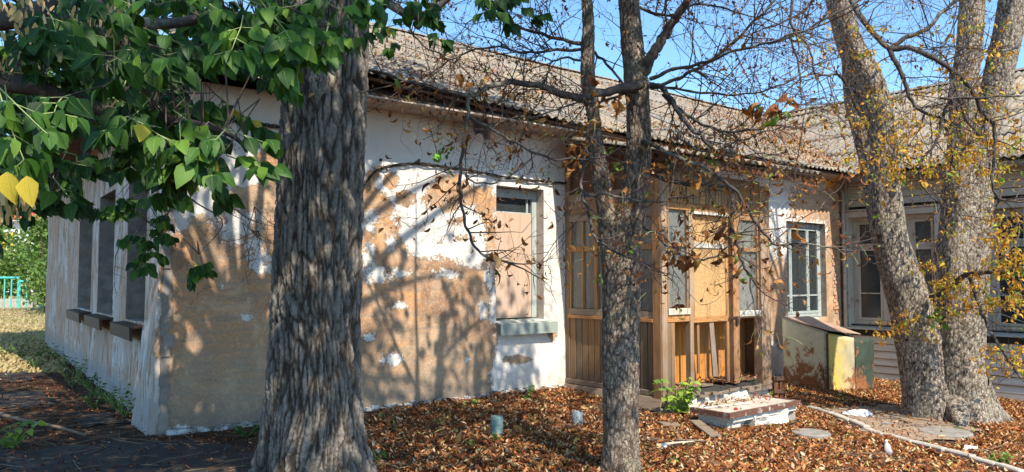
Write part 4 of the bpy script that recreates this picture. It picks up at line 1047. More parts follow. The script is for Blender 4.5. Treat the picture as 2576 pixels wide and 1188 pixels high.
mb = MB(); qq = FStep.pt(.22, SZ+.006, -.10); mb.tube([qq, qq+Vector((0, 0, .018))], [.024, .022], 12); mb.tube([qq+Vector((0, 0, .018)), qq+Vector((0, 0, .024))], [.017, .016], 12)
props(mb.build('bottle_cap', MAT['red']), 'small red bottle cap on the corner of the doorstep slab', 'cap')

# ================================================================== METAL BIN
bq = on_ground(2083, 985)
bin_ = thing('metal_cabinet', 'rusty pale green sheet metal cabinet with sloping lid against the house', 'cabinet', bq)
kk = bq.y
def atd(px, py, Y): return at(px, py, Y)
def m_rust(name, paint, amt=.5, yellow=False):
    t = NT(name, .7, .3); co = t.coord(); n = t.noise(co, 3.0, 9, .66, .5); n2 = t.noise(co, 22, 6, .65); n3 = t.noise(co, 60, 3, .6)
    zz = t.n('SeparateXYZ'); t.l(t.coord(), zz.inputs[0]); lowb = t.ramp(zz.outputs[2], 0, 1.1, .16, -.06)
    v = t.math('ADD', t.math('ADD', t.math('MULTIPLY', n, .75), t.math('MULTIPLY', n2, .25)), lowb)
    rust = t.mix(t.ramp(n2, .35, .65), c3(.20, .065, .025), c3(.34, .145, .06))
    p = t.mix(t.ramp(n, .3, .6), paint, c3(*[x*.8 for x in paint[:3]]))
    if yellow:
        g = t.attr('white'); p = t.mix(t.ramp(t.math('ADD', g, t.math('MULTIPLY', t.math('SUBTRACT', n, .5), 1.6)), .15, .75, 1, 0), p, c3(.62, .43, .10))
    c = t.mix(t.ramp(v, amt, amt+.05), p, rust); c = t.mix(t.ramp(n3, .6, .7, 0, .6), c, rust)
    t.col(c).bump(t.math('ADD', v, t.math('MULTIPLY', n3, .4)), .5, .008); return t.m
mr1 = m_rust('rusty_cream_painted_metal', c3(.60, .57, .42), .545); mr2 = m_rust('rusty_yellow_smeared_metal', c3(.50, .44, .28), .60, True); mr3 = m_rust('dark_green_painted_metal', c3(.05, .075, .055), .58)
# corner points (top and bottom): left back, front edge, right
Yf = bq.y; gzb = bq.z-.05
E = Vector((bq.x, bq.y, 0))
Lc = at(1972, 965, Yf+.75); Rc = at(2152, 975, Yf+.22); Bc = Lc+(Rc-E); 
def q3(p, z): return Vector((p.x, p.y, z))
zL = at(1985, 800, Lc.y).z; zE = at(2085, 838, Yf).z; zR = at(2158, 850, Rc.y).z; zBk = zL-.05
def panel(name, a, b, za, zb, zlow, mat, parent, th=.012, nx=10, nzv=12, dent=.015, seed=0, white=None):
    V = []; W_ = []
    nrm = (b-a); nrm.z = 0; nrm = Vector((nrm.y, -nrm.x, 0)).normalized()
    for j in range(nzv+1):
        for i in range(nx+1):
            f = i/nx; p = a.lerp(b, f); zt_ = za+(zb-za)*f; z = zlow+(zt_-zlow)*j/nzv
            dd = dent*(float(fbm(f*3+seed, j*.25, seed, 2))-.5)*2
            V.append(Vector((p.x, p.y, z))+nrm*dd-ORG[parent.name]); W_.append(f)
    Fc = np.array([(j*(nx+1)+i, j*(nx+1)+i+1, (j+1)*(nx+1)+i+1, (j+1)*(nx+1)+i) for j in range(nzv) for i in range(nx)])
    me = mesh_np(name, np.array([tuple(v) for v in V]), Fc, {'white': np.array(W_)}, smooth=True)
    o = link(name, me, parent, mat); md = o.modifiers.new('thickness', 'SOLIDIFY'); md.thickness = th; return o
panel('side_panel', q3(Lc, 0), q3(E, 0), zL, zE+.02, gzb-.1, mr1, bin_)
dr = panel('door', q3(E, 0)+Vector((.01, -.01, 0)), q3(Rc, 0), zE, zR, gzb-.05, mr2, bin_, seed=4)
panel('side_panel', q3(Rc, 0)+Vector((.02, .05, 0)), q3(Bc, 0), zR, zBk, gzb-.1, mr3, bin_, seed=6)
panel('back_panel', q3(Lc, 0), q3(Bc, 0), zL, zBk, gzb-.1, mr1, bin_, seed=6)
G1 = at(2166, 975, Rc.y+.05); G2 = at(2200, 960, Rc.y+.35)
o = panel('open_door', q3(Rc, 0)+Vector((.03, .03, 0)), q3(G2, 0), zR-.02, at(2206, 850, G2.y).z, gzb-.02, mr3, bin_, seed=9); o['label'] = 'dark green door leaf standing open'
lid = MB(); l0 = q3(Lc, zL+.02)+(Lc-E)*.05; l1 = q3(E, zE+.03)+(E-Lc)*.03+Vector((0, -.06, 0)); l2 = q3(Rc, zR+.06)+Vector((.12, .0, 0)); l3 = q3(Bc, zBk+.06)
lid.prism([l0, l1, l2, l3], (0, 0, .012)); lid.build('lid', m_rust('rusty_lid_metal', c3(.40, .27, .20), .50), bin_)
hp = E+(Lc-E)*.12; mb = MB(); hn = Vector((-(E-Lc).normalized().y*-1, 0, 0))
fE = Face(Lc, E-Lc, Vector(((E-Lc).y, -(E-Lc).x, 0)))
hw = (E-Lc); hw.z = 0; hL = hw.length
hz_ = at(2070, 945, Yf).z
mb.tube([fE.pt(hL-.12, hz_+.09, .0), fE.pt(hL-.12, hz_+.09, .05), fE.pt(hL-.05, hz_+.09, .05), fE.pt(hL-.05, hz_-.07, .05), fE.pt(hL-.14, hz_-.07, .05)], .01, 6)
mb.build('handle', MAT['sheet_brown'], bin_)
mb = MB(); mb.frame(q3(E, gzb-.05)+Vector((-.012, -.02, 0)), Vector((.03, 0, 0)), Vector((0, .03, 0)), Vector((0, 0, zE-gzb+.04))); mb.build('corner_angle', MAT['sheet_brown'], bin_)
# ================================================================== LEAF MACHINERY
def leaf_tmpl(kind, v):
    r = random.Random(v*17+len(kind)*5)
    rows = {'ovate': [(0, .02), (.10, .19), (.30, .33), (.55, .30), (.80, .14), (1, .005)], 'curl': [(0, .03), (.2, .13), (.5, .20), (.8, .13), (1, .01)],
            'quad': [(0, .05), (.5, .38), (1, .03)], 'litter': [(0, .05), (.35, .21), (.75, .16), (1, .03)], 'seed': [(0, .05), (.4, .16), (1, .10)]}[kind]
    fold = {'ovate': r.uniform(.15, .5), 'curl': r.uniform(.6, 1.3), 'quad': .3, 'litter': r.uniform(.5, 1.6), 'seed': .1}[kind]
    droop = {'ovate': r.uniform(.1, 1.0), 'curl': r.uniform(.6, 1.6), 'quad': .2, 'litter': r.uniform(-1.5, 1.8), 'seed': .3}[kind]
    if kind == 'litter': rows = [(0, .06), (.5, .19), (1, .05)]
    V = []; UV = []; tw = r.uniform(-.5, .5)*(1 if kind != 'ovate' else .4)
    y = 0; z = 0; py = 0; ang = droop*.25
    for i, (t, w) in enumerate(rows):
        st = t-py; py = t; y += st*math.cos(ang); z -= st*math.sin(ang)*1.0; ang += droop*st*1.6
        wj = w*(1+r.uniform(-.12, .12)) if 0 < i < len(rows)-1 else w
        a = tw*t
        for s in ((-1, 1) if kind == 'litter' else (-1, 0, 1)):
            lx = s*wj; lz = fold*abs(s)*wj
            V.append((lx*math.cos(a)-lz*math.sin(a), y, z+lx*math.sin(a)+lz*math.cos(a))); UV.append((.5+s*.5, t))
    Fc = []
    if kind == 'litter': return np.array(V), np.array([(i*2, i*2+1, i*2+3, i*2+2) for i in range(len(rows)-1)]), np.array(UV)
    for i in range(len(rows)-1):
        for s in (0, 1): a = i*3+s; Fc.append((a, a+1, a+4, a+3))
    return np.array(V), np.array(Fc), np.array(UV)
TM = {k: [leaf_tmpl(k, v) for v in range(5)] for k in ('ovate', 'curl', 'quad', 'litter', 'seed')}
def norm(a): return a/(np.linalg.norm(a, axis=-1, keepdims=True)+1e-9)
def frames(D, N):
    y = norm(D); z = N-(N*y).sum(-1, keepdims=True)*y; z = norm(z); x = np.cross(y, z); return x, y, z
def leaf_cloud(name, kind, P, D, N, S, T, mat, parent=None, kindtag='stuff', label=None, cat=None):
    P, D, N, S, T = map(np.asarray, (P, D, N, S, T)); x, y, z = frames(D, N); Vs, Fs, Us, Ts = [], [], [], []; off = 0
    org = np.array(ORG[parent.name]) if parent is not None else np.zeros(3)
    var = np.arange(len(P)) % 5
    for v in range(5):
        m = var == v; n = int(m.sum())
        if not n: continue
        tv, tf, tu = TM[kind][v]; k = len(tv)
        V = (P[m][:, None]-org)+S[m][:, None, None]*(tv[None, :, 0:1]*x[m][:, None]+tv[None, :, 1:2]*y[m][:, None]+tv[None, :, 2:3]*z[m][:, None])
        Vs.append(V.reshape(-1, 3)); Fs.append((tf[None]+(np.arange(n)*k)[:, None, None]+off).reshape(-1, 4)); Us.append(np.tile(tu, (n, 1))); Ts.append(np.repeat(T[m], k)); off += n*k
    me = mesh_np(name, np.concatenate(Vs), np.concatenate(Fs), {'tint': np.concatenate(Ts)}, smooth=True, uv=np.concatenate(Us))
    o = link(name, me, parent, mat, kind=kindtag); return props(o, label, cat)
LM = {}
def leaf_mesh(kind, v, q, mat, name='leaf'):
    key = (kind, v, q, mat.name)
    if key not in LM:
        tv, tf, tu = TM[kind][v]; me = mesh_np(name, tv, tf, {'tint': np.full(len(tv), q/8.)}, smooth=True, uv=tu); me.materials.append(mat); LM[key] = me
    return LM[key]
def leaves_on(parent, kind, P, D, N, S, T, mat, nparts, name='leaf', stuffname='foliage'):
    """the leaves that show largest are parts of their own, the rest is one mass"""
    P, D, N, S, T = [np.asarray(a, float) for a in (P, D, N, S, T)]
    px, py, f = proj(P); size = np.where((f > .3) & (px > 0) & (px < 2576) & (py > 0) & (py < 1188), S/np.maximum(f, .3), 0)
    o = np.argsort(-size); big = o[:nparts]; big = big[size[big] > 0]; rest = np.setdiff1d(np.arange(len(P)), big)
    x, y, z = frames(D, N); org = ORG[parent.name]
    for i in big:
        me = leaf_mesh(kind, int(i) % 5, int(round(np.clip(T[i], 0, 1)*8)), mat, name)
        ob = bpy.data.objects.new(name, me); COL.objects.link(ob); ob.parent = parent
        M = Matrix([[x[i, 0]*S[i], y[i, 0]*S[i], z[i, 0]*S[i], P[i, 0]-org.x], [x[i, 1]*S[i], y[i, 1]*S[i], z[i, 1]*S[i], P[i, 1]-org.y], [x[i, 2]*S[i], y[i, 2]*S[i], z[i, 2]*S[i], P[i, 2]-org.z], [0, 0, 0, 1]])
        ob.matrix_local = M; ORG[ob.name] = org
    if len(rest): leaf_cloud(stuffname, kind, P[rest], D[rest], N[rest], S[rest], T[rest], mat, parent)
class LS:
    def __init__(s): s.P, s.D, s.N, s.S, s.T = [], [], [], [], []
    def add(s, p, d, n, sz, t): s.P.append(tuple(p)); s.D.append(tuple(d)); s.N.append(tuple(n)); s.S.append(sz); s.T.append(t)
    def args(s): return s.P, s.D, s.N, s.S, s.T
rnd = random.Random(11)
def rv(s=1.): return Vector((rnd.gauss(0, s), rnd.gauss(0, s), rnd.gauss(0, s)))
def in_poly(x, y, pl):
    c = False; j = len(pl)-1
    for i in range(len(pl)):
        if (pl[i][1] > y) != (pl[j][1] > y) and x < (pl[j][0]-pl[i][0])*(y-pl[i][1])/(pl[j][1]-pl[i][1])+pl[i][0]: c = not c
        j = i
    return c
def sample_poly(pl):
    xs = [p[0] for p in pl]; ys = [p[1] for p in pl]
    while True:
        x, y = rnd.uniform(min(xs), max(xs)), rnd.uniform(min(ys), max(ys))
        if in_poly(x, y, pl): return x, y

# ================================================================== TRUNKS
def trunk_mesh(name, path, nr, ns, disp, mat, parent, lobes=None):
    """path: list of (x,y,z,r); disp(ang,z,r,X,Y,Z)->(offset,h)"""
    Q = np.array(catmull([np.array(p, float) for p in path], nr)); C = Q[:, :3]; Rr = Q[:, 3]
    d = norm(np.gradient(C, axis=0)); ref = np.array([0, -1., .02]); A = norm(ref[None]-(d@ref)[:, None]*d); B = np.cross(d, A)
    th = np.linspace(0, 2*np.pi, ns, endpoint=False); TH, _ = np.meshgrid(th, np.arange(len(C)))
    R0 = np.repeat(Rr[:, None], ns, 1)
    if lobes: R0 = R0*lobes(TH, C[:, 2][:, None]+0*TH)
    dirv = np.cos(TH)[..., None]*A[:, None]+np.sin(TH)[..., None]*B[:, None]
    Pp = C[:, None]+dirv*R0[..., None]; off, h = disp(Pp[..., 0], Pp[..., 1], Pp[..., 2], R0)
    Pp = Pp+dirv*off[..., None]
    V = Pp.reshape(-1, 3)-np.array(ORG[parent.name]); n = len(C)
    i = np.arange((n-1)*ns); r = i//ns; c = i % ns; a = r*ns+c; b = r*ns+(c+1) % ns
    Fc = np.stack([a, b, b+ns, a+ns], 1)
    return link(name, mesh_np(name, V, Fc, {'h': h.ravel()}, smooth=True), parent, mat)
def disp_furrow(X, Y, Z, R):
    w = (fbm(X*3, Y*3, Z*1.3, 2, 3)-.5)*.15
    w2 = (fbm(X*16, Y*16, Z*7, 2, 33)-.5)*.035
    f1, f2, ci = voro((X+w+w2)*25, (Y+w-w2)*25, Z*3.3+w*9, 1); g1, g2, cj = voro((X+w)*50, (Y-w)*50, Z*13+w2*20, 2); c = fbm(X*75, Y*75, Z*30, 2, 4)
    ra = np.clip((f2-f1)*2.1, 0, 1)**.8; rb = np.clip((g2-g1)*2.4, 0, 1)
    h = ra*(.46+.10*ci)+rb*.22*(.4+.6*ra)+c*.24
    return (h-.6)*.044*np.clip(R/.32, .5, 1.2), np.clip(h*1.05, 0, 1)
def disp_plate(X, Y, Z, R):
    w = (fbm(X*6, Y*6, Z*4, 2, 13)-.5)*.1
    f1, f2, ci = voro((X+w)*24, (Y+w)*24, (Z+w)*9, 21); c = fbm(X*60, Y*60, Z*40, 2, 24); l = fbm(X*3, Y*3, Z*1.5, 2, 25)
    h = np.clip((f2-f1)*2.8, 0, 1)*(.42+.2*ci)+c*.42
    return (h-.6)*(.012+.016*np.clip(R, 0, .5))+(l-.5)*.14*np.clip(R, 0, .5), np.clip(h+.05, 0, 1)

# ---- the big trunk in front
Y1 = 5.6
def ctr(px, py, wpx, Y): p = at(px, py, Y); return (p.x, p.y, p.z, wpx/2*Y/F)
big = thing('old_tree', 'thick old tree trunk with deeply furrowed grey bark standing nearest, left of centre', 'tree', at(785, 1253, Y1))
pth = [ctr(786, 1290, 262, Y1), ctr(786, 1190, 250, Y1), ctr(785, 1080, 240, Y1), ctr(789, 900, 226, Y1), ctr(797, 700, 216, Y1), ctr(805, 500, 212, Y1), ctr(813, 330, 208, Y1), ctr(823, 170, 208, Y1), ctr(836, 0, 192, Y1), ctr(850, -180, 184, Y1)]
top = at(900, -700, Y1-.2); pth += [(top.x, top.y, top.z, .22)]
zb1 = pth[0][2]
def lob(TH, Z):
    hgt = np.clip((Z-zb1)/.95, 0, 1); k = (1-hgt)**2.2
    return 1+k*(.30+.24*np.cos(5*TH+1.0)+.16*np.cos(3*TH-.6))+.03*np.cos(3*TH+Z*.9)
trunk_mesh('trunk', pth, 760, 400, disp_furrow, MAT['bark_big'], big, lob)
# old branch scar on the trunk
sc = at(800, 205, Y1-.30); mb = MB(); 
V = []; rr = 9
for i in range(rr+1):
    for j in range(24):
        a = 2*math.pi*j/24; r = .105*(1-i/rr)**.7*(1+.18*math.sin(3*a+1)+.1*math.sin(7*a)); zz = .07*(i/rr)**.6*(1-.75*(i/rr)**5)+.02*math.sin(i*2.3+a*4)
        V.append(Vector((sc.x+r*math.cos(a)*.9, sc.y+.05-zz, sc.z+r*math.sin(a)*1.35)))
mb.v = V; mb.f = [(i*24+j, i*24+(j+1) % 24, (i+1)*24+(j+1) % 24, (i+1)*24+j) for i in range(rr) for j in range(24)]
MAT['scar'] = plain('weathered_knot_wood', c3(.36, .31, .25), .95, var=.7, scale=22)
mb.build('branch_scar', MAT['scar'], big, smooth=True)

# ---- forked tree in the middle
Y2 = 6.65
fork = thing('forked_tree', 'slender chestnut tree forking into two stems in front of the wooden porch', 'tree', at(1562, 1186, Y2), None)
def T(px, py, w, Y): return ctr(px, py, w, Y)
p2 = [T(1560, 1230, 116, Y2), T(1562, 1175, 96, Y2), T(1562, 1060, 90, Y2), T(1560, 900, 94, Y2), T(1562, 780, 92, Y2), T(1565, 690, 92, Y2), T(1572, 600, 80, Y2), T(1590, 520, 72, Y2), T(1603, 420, 66, Y2), T(1606, 300, 62, Y2), T(1600, 200, 66, Y2), T(1590, 100, 60, Y2), T(1582, 0, 54, Y2), T(1578, -150, 46, Y2), T(1590, -500, 22, Y2)]
def lob2(TH, Z): k = (1-np.clip((Z-p2[0][2])/.5, 0, 1))**2; return 1+k*(.12+.1*np.cos(4*TH))+.03*np.cos(2*TH+Z*2)
trunk_mesh('trunk', p2, 420, 110, disp_plate, MAT['bark_ch'], fork, lob2)
pL = [T(1552, 800, 50, Y2+.03), T(1545, 720, 52, Y2), T(1536, 650, 50, Y2), T(1528, 560, 44, Y2), T(1514, 460, 44, Y2), T(1502, 380, 38, Y2), T(1494, 300, 34, Y2), T(1482, 230, 36, Y2), T(1478, 150, 36, Y2), T(1480, 60, 32, Y2), T(1476, -20, 28, Y2), T(1470, -250, 18, Y2)]
trunk_mesh('stem', pL, 300, 70, disp_plate, MAT['bark_ch'], fork)
LIMBS2 = [  # (points px,py,Y), w0, w1 px
 ([(1612, 213, 6.5), (1560, 224, 6.3), (1500, 236, 6.2), (1440, 245, 6.1), (1370, 220, 6.0), (1300, 208, 5.9), (1245, 214, 5.8), (1180, 240, 5.7), (1100, 224, 5.7), (1010, 200, 5.7), (940, 178, 5.8)], 26, 7),
 ([(1178, 236, 5.7), (1176, 300, 5.7), (1165, 370, 5.7), (1158, 440, 5.7), (1162, 520, 5.65), (1180, 590, 5.6), (1212, 640, 5.6), (1262, 658, 5.6)], 11, 6),
 ([(1180, 292, 5.7), (1245, 330, 5.7), (1320, 372, 5.75), (1390, 400, 5.8), (1450, 400, 5.9)], 9, 5),
 ([(1172, 440, 5.7), (1185, 455, 5.6), (1235, 462, 5.6), (1285, 440, 5.6)], 6, 3),
 ([(1632, 214, 6.6), (1665, 222, 6.4), (1695, 262, 6.2), (1725, 310, 6.1), (1765, 345, 6.0), (1810, 385, 6.0), (1900, 396, 6.0)], 17, 6),
 ([(1492, 240, 6.1), (1484, 300, 6.0), (1471, 386, 6.0), (1462, 478, 6.0), (1480, 527, 5.9), (1492, 591, 5.9), (1520, 617, 5.9), (1584, 650, 5.9)], 10, 6),
 ([(1462, 492, 6.0), (1530, 490, 6.0), (1590, 503, 6.0), (1655, 508, 6.0), (1700, 495, 6.0)], 8, 4),
 ([(1462, 484, 6.0), (1440, 520, 5.9), (1415, 545, 5.9), (1400, 562, 5.9)], 7, 3),
 ([(1618, 360, 6.5), (1648, 368, 6.3), (1694, 392, 6.1), (1770, 421, 6.0), (1843, 474, 5.9), (1878, 520, 5.9), (1913, 577, 5.9), (1955, 617, 5.9), (2000, 612, 5.9), (2090, 622, 6.0)], 13, 4),
 ([(1640, 439, 6.5), (1712, 462, 6.2), (1783, 464, 6.1), (1832, 474, 6.0), (1846, 527, 6.0), (1841, 562, 5.9), (1855, 615, 5.9), (1867, 661, 5.9), (1888, 695, 5.9)], 11, 6),
 ([(1620, 574, 6.5), (1650, 586, 6.2), (1662, 600, 6.1), (1680, 622, 6.0), (1737, 650, 6.0), (1790, 650, 6.0), (1830, 622, 6.0)], 8, 4),
 ([(1618, 185, 6.6), (1640, 140, 6.5), (1667, 97, 6.5), (1694, 53, 6.5), (1735, -5, 6.4), (1800, -90, 6.3)], 32, 18),
 ([(1636, 200, 6.6), (1694, 175, 6.5), (1770, 159, 6.4), (1846, 129, 6.2), (1920, 112, 6.1), (1998, 85, 6.0), (2080, 60, 5.9)], 11, 4),
 ([(1640, 222, 6.6), (1690, 204, 6.6), (1740, 180, 6.5), (1808, 138, 6.5), (1903, 49, 6.4), (1945, 5, 6.4), (1990, -50, 6.4)], 11, 5),
 ([(1640, 212, 6.6), (1713, 226, 6.4), (1808, 237, 6.3), (1884, 236, 6.2), (1967, 213, 6.1), (2040, 170, 6.0)], 8, 3),
 ([(1668, 240, 6.4), (1732, 292, 6.2), (1808, 328, 6.1), (1903, 326, 6.0), (1960, 300, 6.0)], 9, 4),
 ([(1470, 125, 6.7), (1390, 127, 6.6), (1320, 133, 6.5), (1250, 118, 6.4), (1180, 130, 6.3), (1120, 160, 6.2)], 9, 4),
 ([(1470, 112, 6.7), (1409, 99, 6.6), (1352, 83, 6.5), (1290, 62, 6.4), (1230, 30, 6.3), (1180, -20, 6.3)], 11, 5),
 ([(1474, 155, 6.7), (1420, 146, 6.6), (1383, 165, 6.5), (1370, 228, 6.4), (1330, 300, 6.3)], 7, 3),
 ([(1490, 128, 6.7), (1530, 165, 6.6), (1570, 215, 6.5)], 8, 6),
 ([(1590, 225, 6.5), (1520, 255, 6.3), (1440, 262, 6.1), (1360, 290, 6.0), (1270, 300, 5.9)], 8, 3),
 ([(1690, 330, 6.1), (1745, 372, 6.0), (1790, 380, 6.0), (1860, 355, 6.0), (1930, 330, 5.9), (1975, 320, 5.9)], 6, 3),
 ([(1610, 20, 6.7), (1680, 40, 6.6), (1760, 10, 6.5), (1850, 30, 6.4), (1960, 60, 6.3)], 9, 3),
 ([(1140, -30, 6.4), (1080, 20, 6.3), (1030, 60, 6.2), (1060, 110, 6.1), (1130, 150, 6.0)], 8, 3)]
def limb_objs(root, limbs, mat, name='limb'):
    out = []
    for pts, w0, w1 in limbs:
        P = [at(*p) for p in pts]; n = max(8, int(6*len(P))); Q = [Vector(q) for q in catmull([tuple(p) for p in P], n)]
        wig = [Vector((math.sin(i*1.3+len(out)), math.cos(i*1.7), math.sin(i*.9+2)))*.006 for i in range(len(Q))]
        Q = [q+w for q, w in zip(Q, wig)]
        Y = [p[2] for p in pts]; r = [(w0+(w1-w0)*(i/(len(Q)-1))**.8)/2*(Y[0]+(Y[-1]-Y[0])*i/(len(Q)-1))/F*(1+.10*math.sin(i*2.1+len(out))) for i in range(len(Q))]
        MB().tube(Q, r, 9).build(name, mat, root, smooth=True); out.append((Q, r))
    return out
# twig growing
def grow(mb, p, d, L, r, lvl, tips, up=.35, curl=.5, sides=4):
    n = 5 if lvl else 4; pts = [p.copy()]; rad = [r]; q = p.copy(); d = d.normalized(); b = rv(curl)
    for i in range(n):
        d = (d+b*.12+rv(.16)+Vector((0, 0, up*(i/n)*.35))).normalized(); q = q+d*(L/n); pts.append(q.copy()); rad.append(r*(1-.72*(i+1)/n))
        if lvl and i > 0 and rnd.random() < .75:
            sd_ = d.cross(rv()).normalized(); grow(mb, q, (d*.6+sd_*.8+Vector((0, 0, -.1))), L*rnd.uniform(.35, .6), r*.5, lvl-1, tips, up, curl, sides)
        elif rnd.random() < .5: tips.append((q.copy(), d.copy(), 0))
    mb.tube(pts, rad, sides, cap=False); tips.append((q, d, 1))
def twigs_from(limbs, dens, L, r, lvl, mb, tips, up=.3, only=None):
    for Q, R_ in limbs:
        tot = sum((Q[i+1]-Q[i]).length for i in range(len(Q)-1)); n = max(1, int(tot*dens))
        for _ in range(n):
            i = rnd.randrange(max(1, len(Q)//6), len(Q)-1); d = (Q[i+1]-Q[i]).normalized(); s = d.cross(rv()).normalized()
            grow(mb, Q[i].copy(), d*.5+s, L*rnd.uniform(.5, 1.3), min(r, R_[i]*.6), lvl, tips, up)
        grow(mb, Q[-1].copy(), (Q[-1]-Q[-2]), L*1.0, min(r*1.2, R_[-1]), lvl, tips, up)
lim2 = limb_objs(fork, LIMBS2, MAT['bark_limb'])
tw = MB(); tips2 = []
twigs_from(lim2, 6.5, .45, .0062, 1, tw, tips2); twigs_from(lim2[:4]+lim2[4:6]+lim2[8:10]+lim2[15:22], 5.0, .5, .006, 2, tw, tips2, .1)
twigs_from(lim2[11:19]+lim2[22:], 9.0, .8, .0062, 2, tw, tips2, -.25)
# crown above the picture, also there to cast dapple on roof and walls
crown2 = MB(); upl = []
for k in range(10):
    b0 = at(1590+rnd.uniform(-15, 15), -60-rnd.uniform(0, 350), Y2) if k % 2 else at(1476, -40-rnd.uniform(0, 180), Y2)
    an = rnd.uniform(0, 6.28); L = rnd.uniform(1.2, 2.4); pts = [b0]; d = Vector((math.cos(an), math.sin(an)*.8, .5))
    for i in range(6): d = (d+Vector((0, 0, -.16))+rv(.08)).normalized(); pts.append(pts[-1]+d*L/6)
    rr_ = [.028*(1-.8*i/6) for i in range(7)]; crown2.tube(pts, rr_, 6); upl.append((pts, rr_))
crown2.build('upper_branches', MAT['bark_limb'], fork, smooth=True)['kind'] = 'stuff'
twigs_from(upl, 5.0, .8, .006, 2, tw, tips2, -.3)
tw.build('twigs', MAT['twig'], fork, kind='stuff')
l2 = LS(); stalk = MB()
def leafy(tips, ls, prob, sz, tintf, hang=.75, perc=(1, 4), stalks=None):
    for p, d, end in tips:
        if rnd.random() > (prob if end else prob*.45): continue
        for _ in range(rnd.randint(*perc)):
            dd = (d*.5+rv(.45)+Vector((0, 0, -hang))).normalized(); q = p+rv(.012)
            if stalks is not None and rnd.random() < .35:
                q2 = q+(d*.4+rv(.5)+Vector((0, 0, rnd.uniform(-.6, .5)))).normalized()*rnd.uniform(.04, .13); stalks.tube([q, (q+q2)/2+Vector((0, 0, .008)), q2], .0013, 3, cap=False); q = q2
            ls.add(q, dd, rv()+Vector((0, -.6, .4)), sz*rnd.uniform(.45, 1.25), tintf())
def tbrown(): r = rnd.random(); return rnd.uniform(.92, 1) if r < .09 else rnd.uniform(0, .8) if r < .85 else rnd.uniform(.75, .9)
def tgold(): r = rnd.random(); return rnd.uniform(.88, 1) if r < .16 else rnd.uniform(.05, .8)
leafy([q for q in tips2 if q[0].z < 3.0], l2, .24, .07, tbrown, .7, (1, 2), stalk); leafy([q for q in tips2 if q[0].z >= 3.0], l2, .40, .042, lambda: rnd.uniform(0, .55), .7, (1, 2))
# the denser bunches of curled leaves seen in the photograph
def bunch(ls, px, py, Y, n, sz, spread, tintf, root=None, rt=.07):
    c = at(px, py, Y)
    for _ in range(n):
        p = c+rv(spread*.5); ls.add(p, (rv(.6)+Vector((0, 0, -.5))), rv()+Vector((0, -.8, .3)), sz*rnd.uniform(.6, 1.3), tintf())
for b in [(1437, 410, 6.0, 9, .11), (1450, 385, 6.0, 5, .1), (1690, 650, 5.95, 12, .12), (1740, 645, 6, 9, .11), (1815, 640, 6, 8, .1), (1690, 600, 6, 14, .07), (1255, 655, 5.6, 5, .13), (1225, 600, 5.6, 8, .06), (1095, 490, 5.6, 5, .11), (1180, 195, 5.7, 5, .1), (1230, 205, 5.7, 4, .1), (1515, 235, 6, 5, .12), (1550, 255, 6, 6, .1), (1960, 275, 5.9, 7, .17), (1905, 270, 5.9, 5, .15), (1935, 290, 5.9, 4, .15), (1880, 695, 5.9, 9, .07), (1840, 660, 5.9, 4, .1), (1800, 555, 5.95, 3, .13), (1725, 480, 6, 3, .14), (1010, 225, 5.8, 5, .07), (1590, 640, 6, 4, .08), (2000, 600, 5.9, 5, .11), (1955, 640, 5.9, 4, .1), (1960, 700, 5.9, 3, .12), (2225, 545, 6, 2, .13), (2130, 430, 6, 3, .14), (2165, 440, 6, 3, .14), (2035, 480, 6, 6, .08), (1750, 370, 6.1, 16, .07), (1840, 400, 6.0, 14, .07), (1690, 340, 6.2, 12, .08), (1700, 370, 6.1, 12, .06), (1780, 410, 6, 12, .06), (1880, 440, 6, 12, .06), (1720, 590, 6, 8, .06), (1950, 440, 6, 14, .07), (2030, 470, 6, 14, .07), (1860, 340, 6, 12, .06), (1990, 540, 6, 8, .06), (1660, 430, 6.1, 12, .06), (1400, 210, 6, 10, .05), (1320, 240, 5.9, 8, .05)]:
    bunch(l2, b[0], b[1], b[2], b[3], b[4], .10, tbrown)
for b in [(1500, 700, 5.9), (1587, 628, 5.9), (1785, 395, 6), (1530, 375, 6), (1490, 545, 6), (1790, 400, 6), (1555, 410, 6)]: bunch(l2, *b, 5, .06, .05, lambda: 1.)
stalk.build('leaf_stalks', MAT['twig_green'], fork, kind='stuff')
leaves_on(fork, 'curl', *l2.args(), MAT['leaf_brown'], 200)
# hanging vine with a prickly green ball
vb = at(1100, 397, 5.75)
vine = thing('prickly_seed_pod', 'round prickly green seed pod hanging on a thin vine before the white plaster wall', 'seed pod', vb)
bm = bmesh.new(); bmesh.ops.create_icosphere(bm, subdivisions=3, radius=.030)
for v in bm.verts:
    if random.random() < .22: v.co *= 1.35
me = bpy.data.meshes.new('pod'); bm.to_mesh(me); bm.free(); link('pod', me, vine, plain('prickly_green_skin', c3(.20, .42, .06), .6, var=.4, scale=60), loc=vb)
mb = MB(); mb.tube([at(1078, 310, 5.72), at(1088, 345, 5.73), at(1096, 370, 5.74), at(1100, 392, 5.75)], .003, 4); mb.tube([at(1100, 380, 5.74), at(1130, 365, 5.7), at(1160, 350, 5.7)], .003, 4); mb.build('vine', MAT['twig'], vine)
lv = LS(); bunch(lv, 1120, 372, 5.72, 14, .05, .09, lambda: rnd.uniform(.2, 1)); leaves_on(vine, 'ovate', *lv.args(), MAT['weed'], 14)

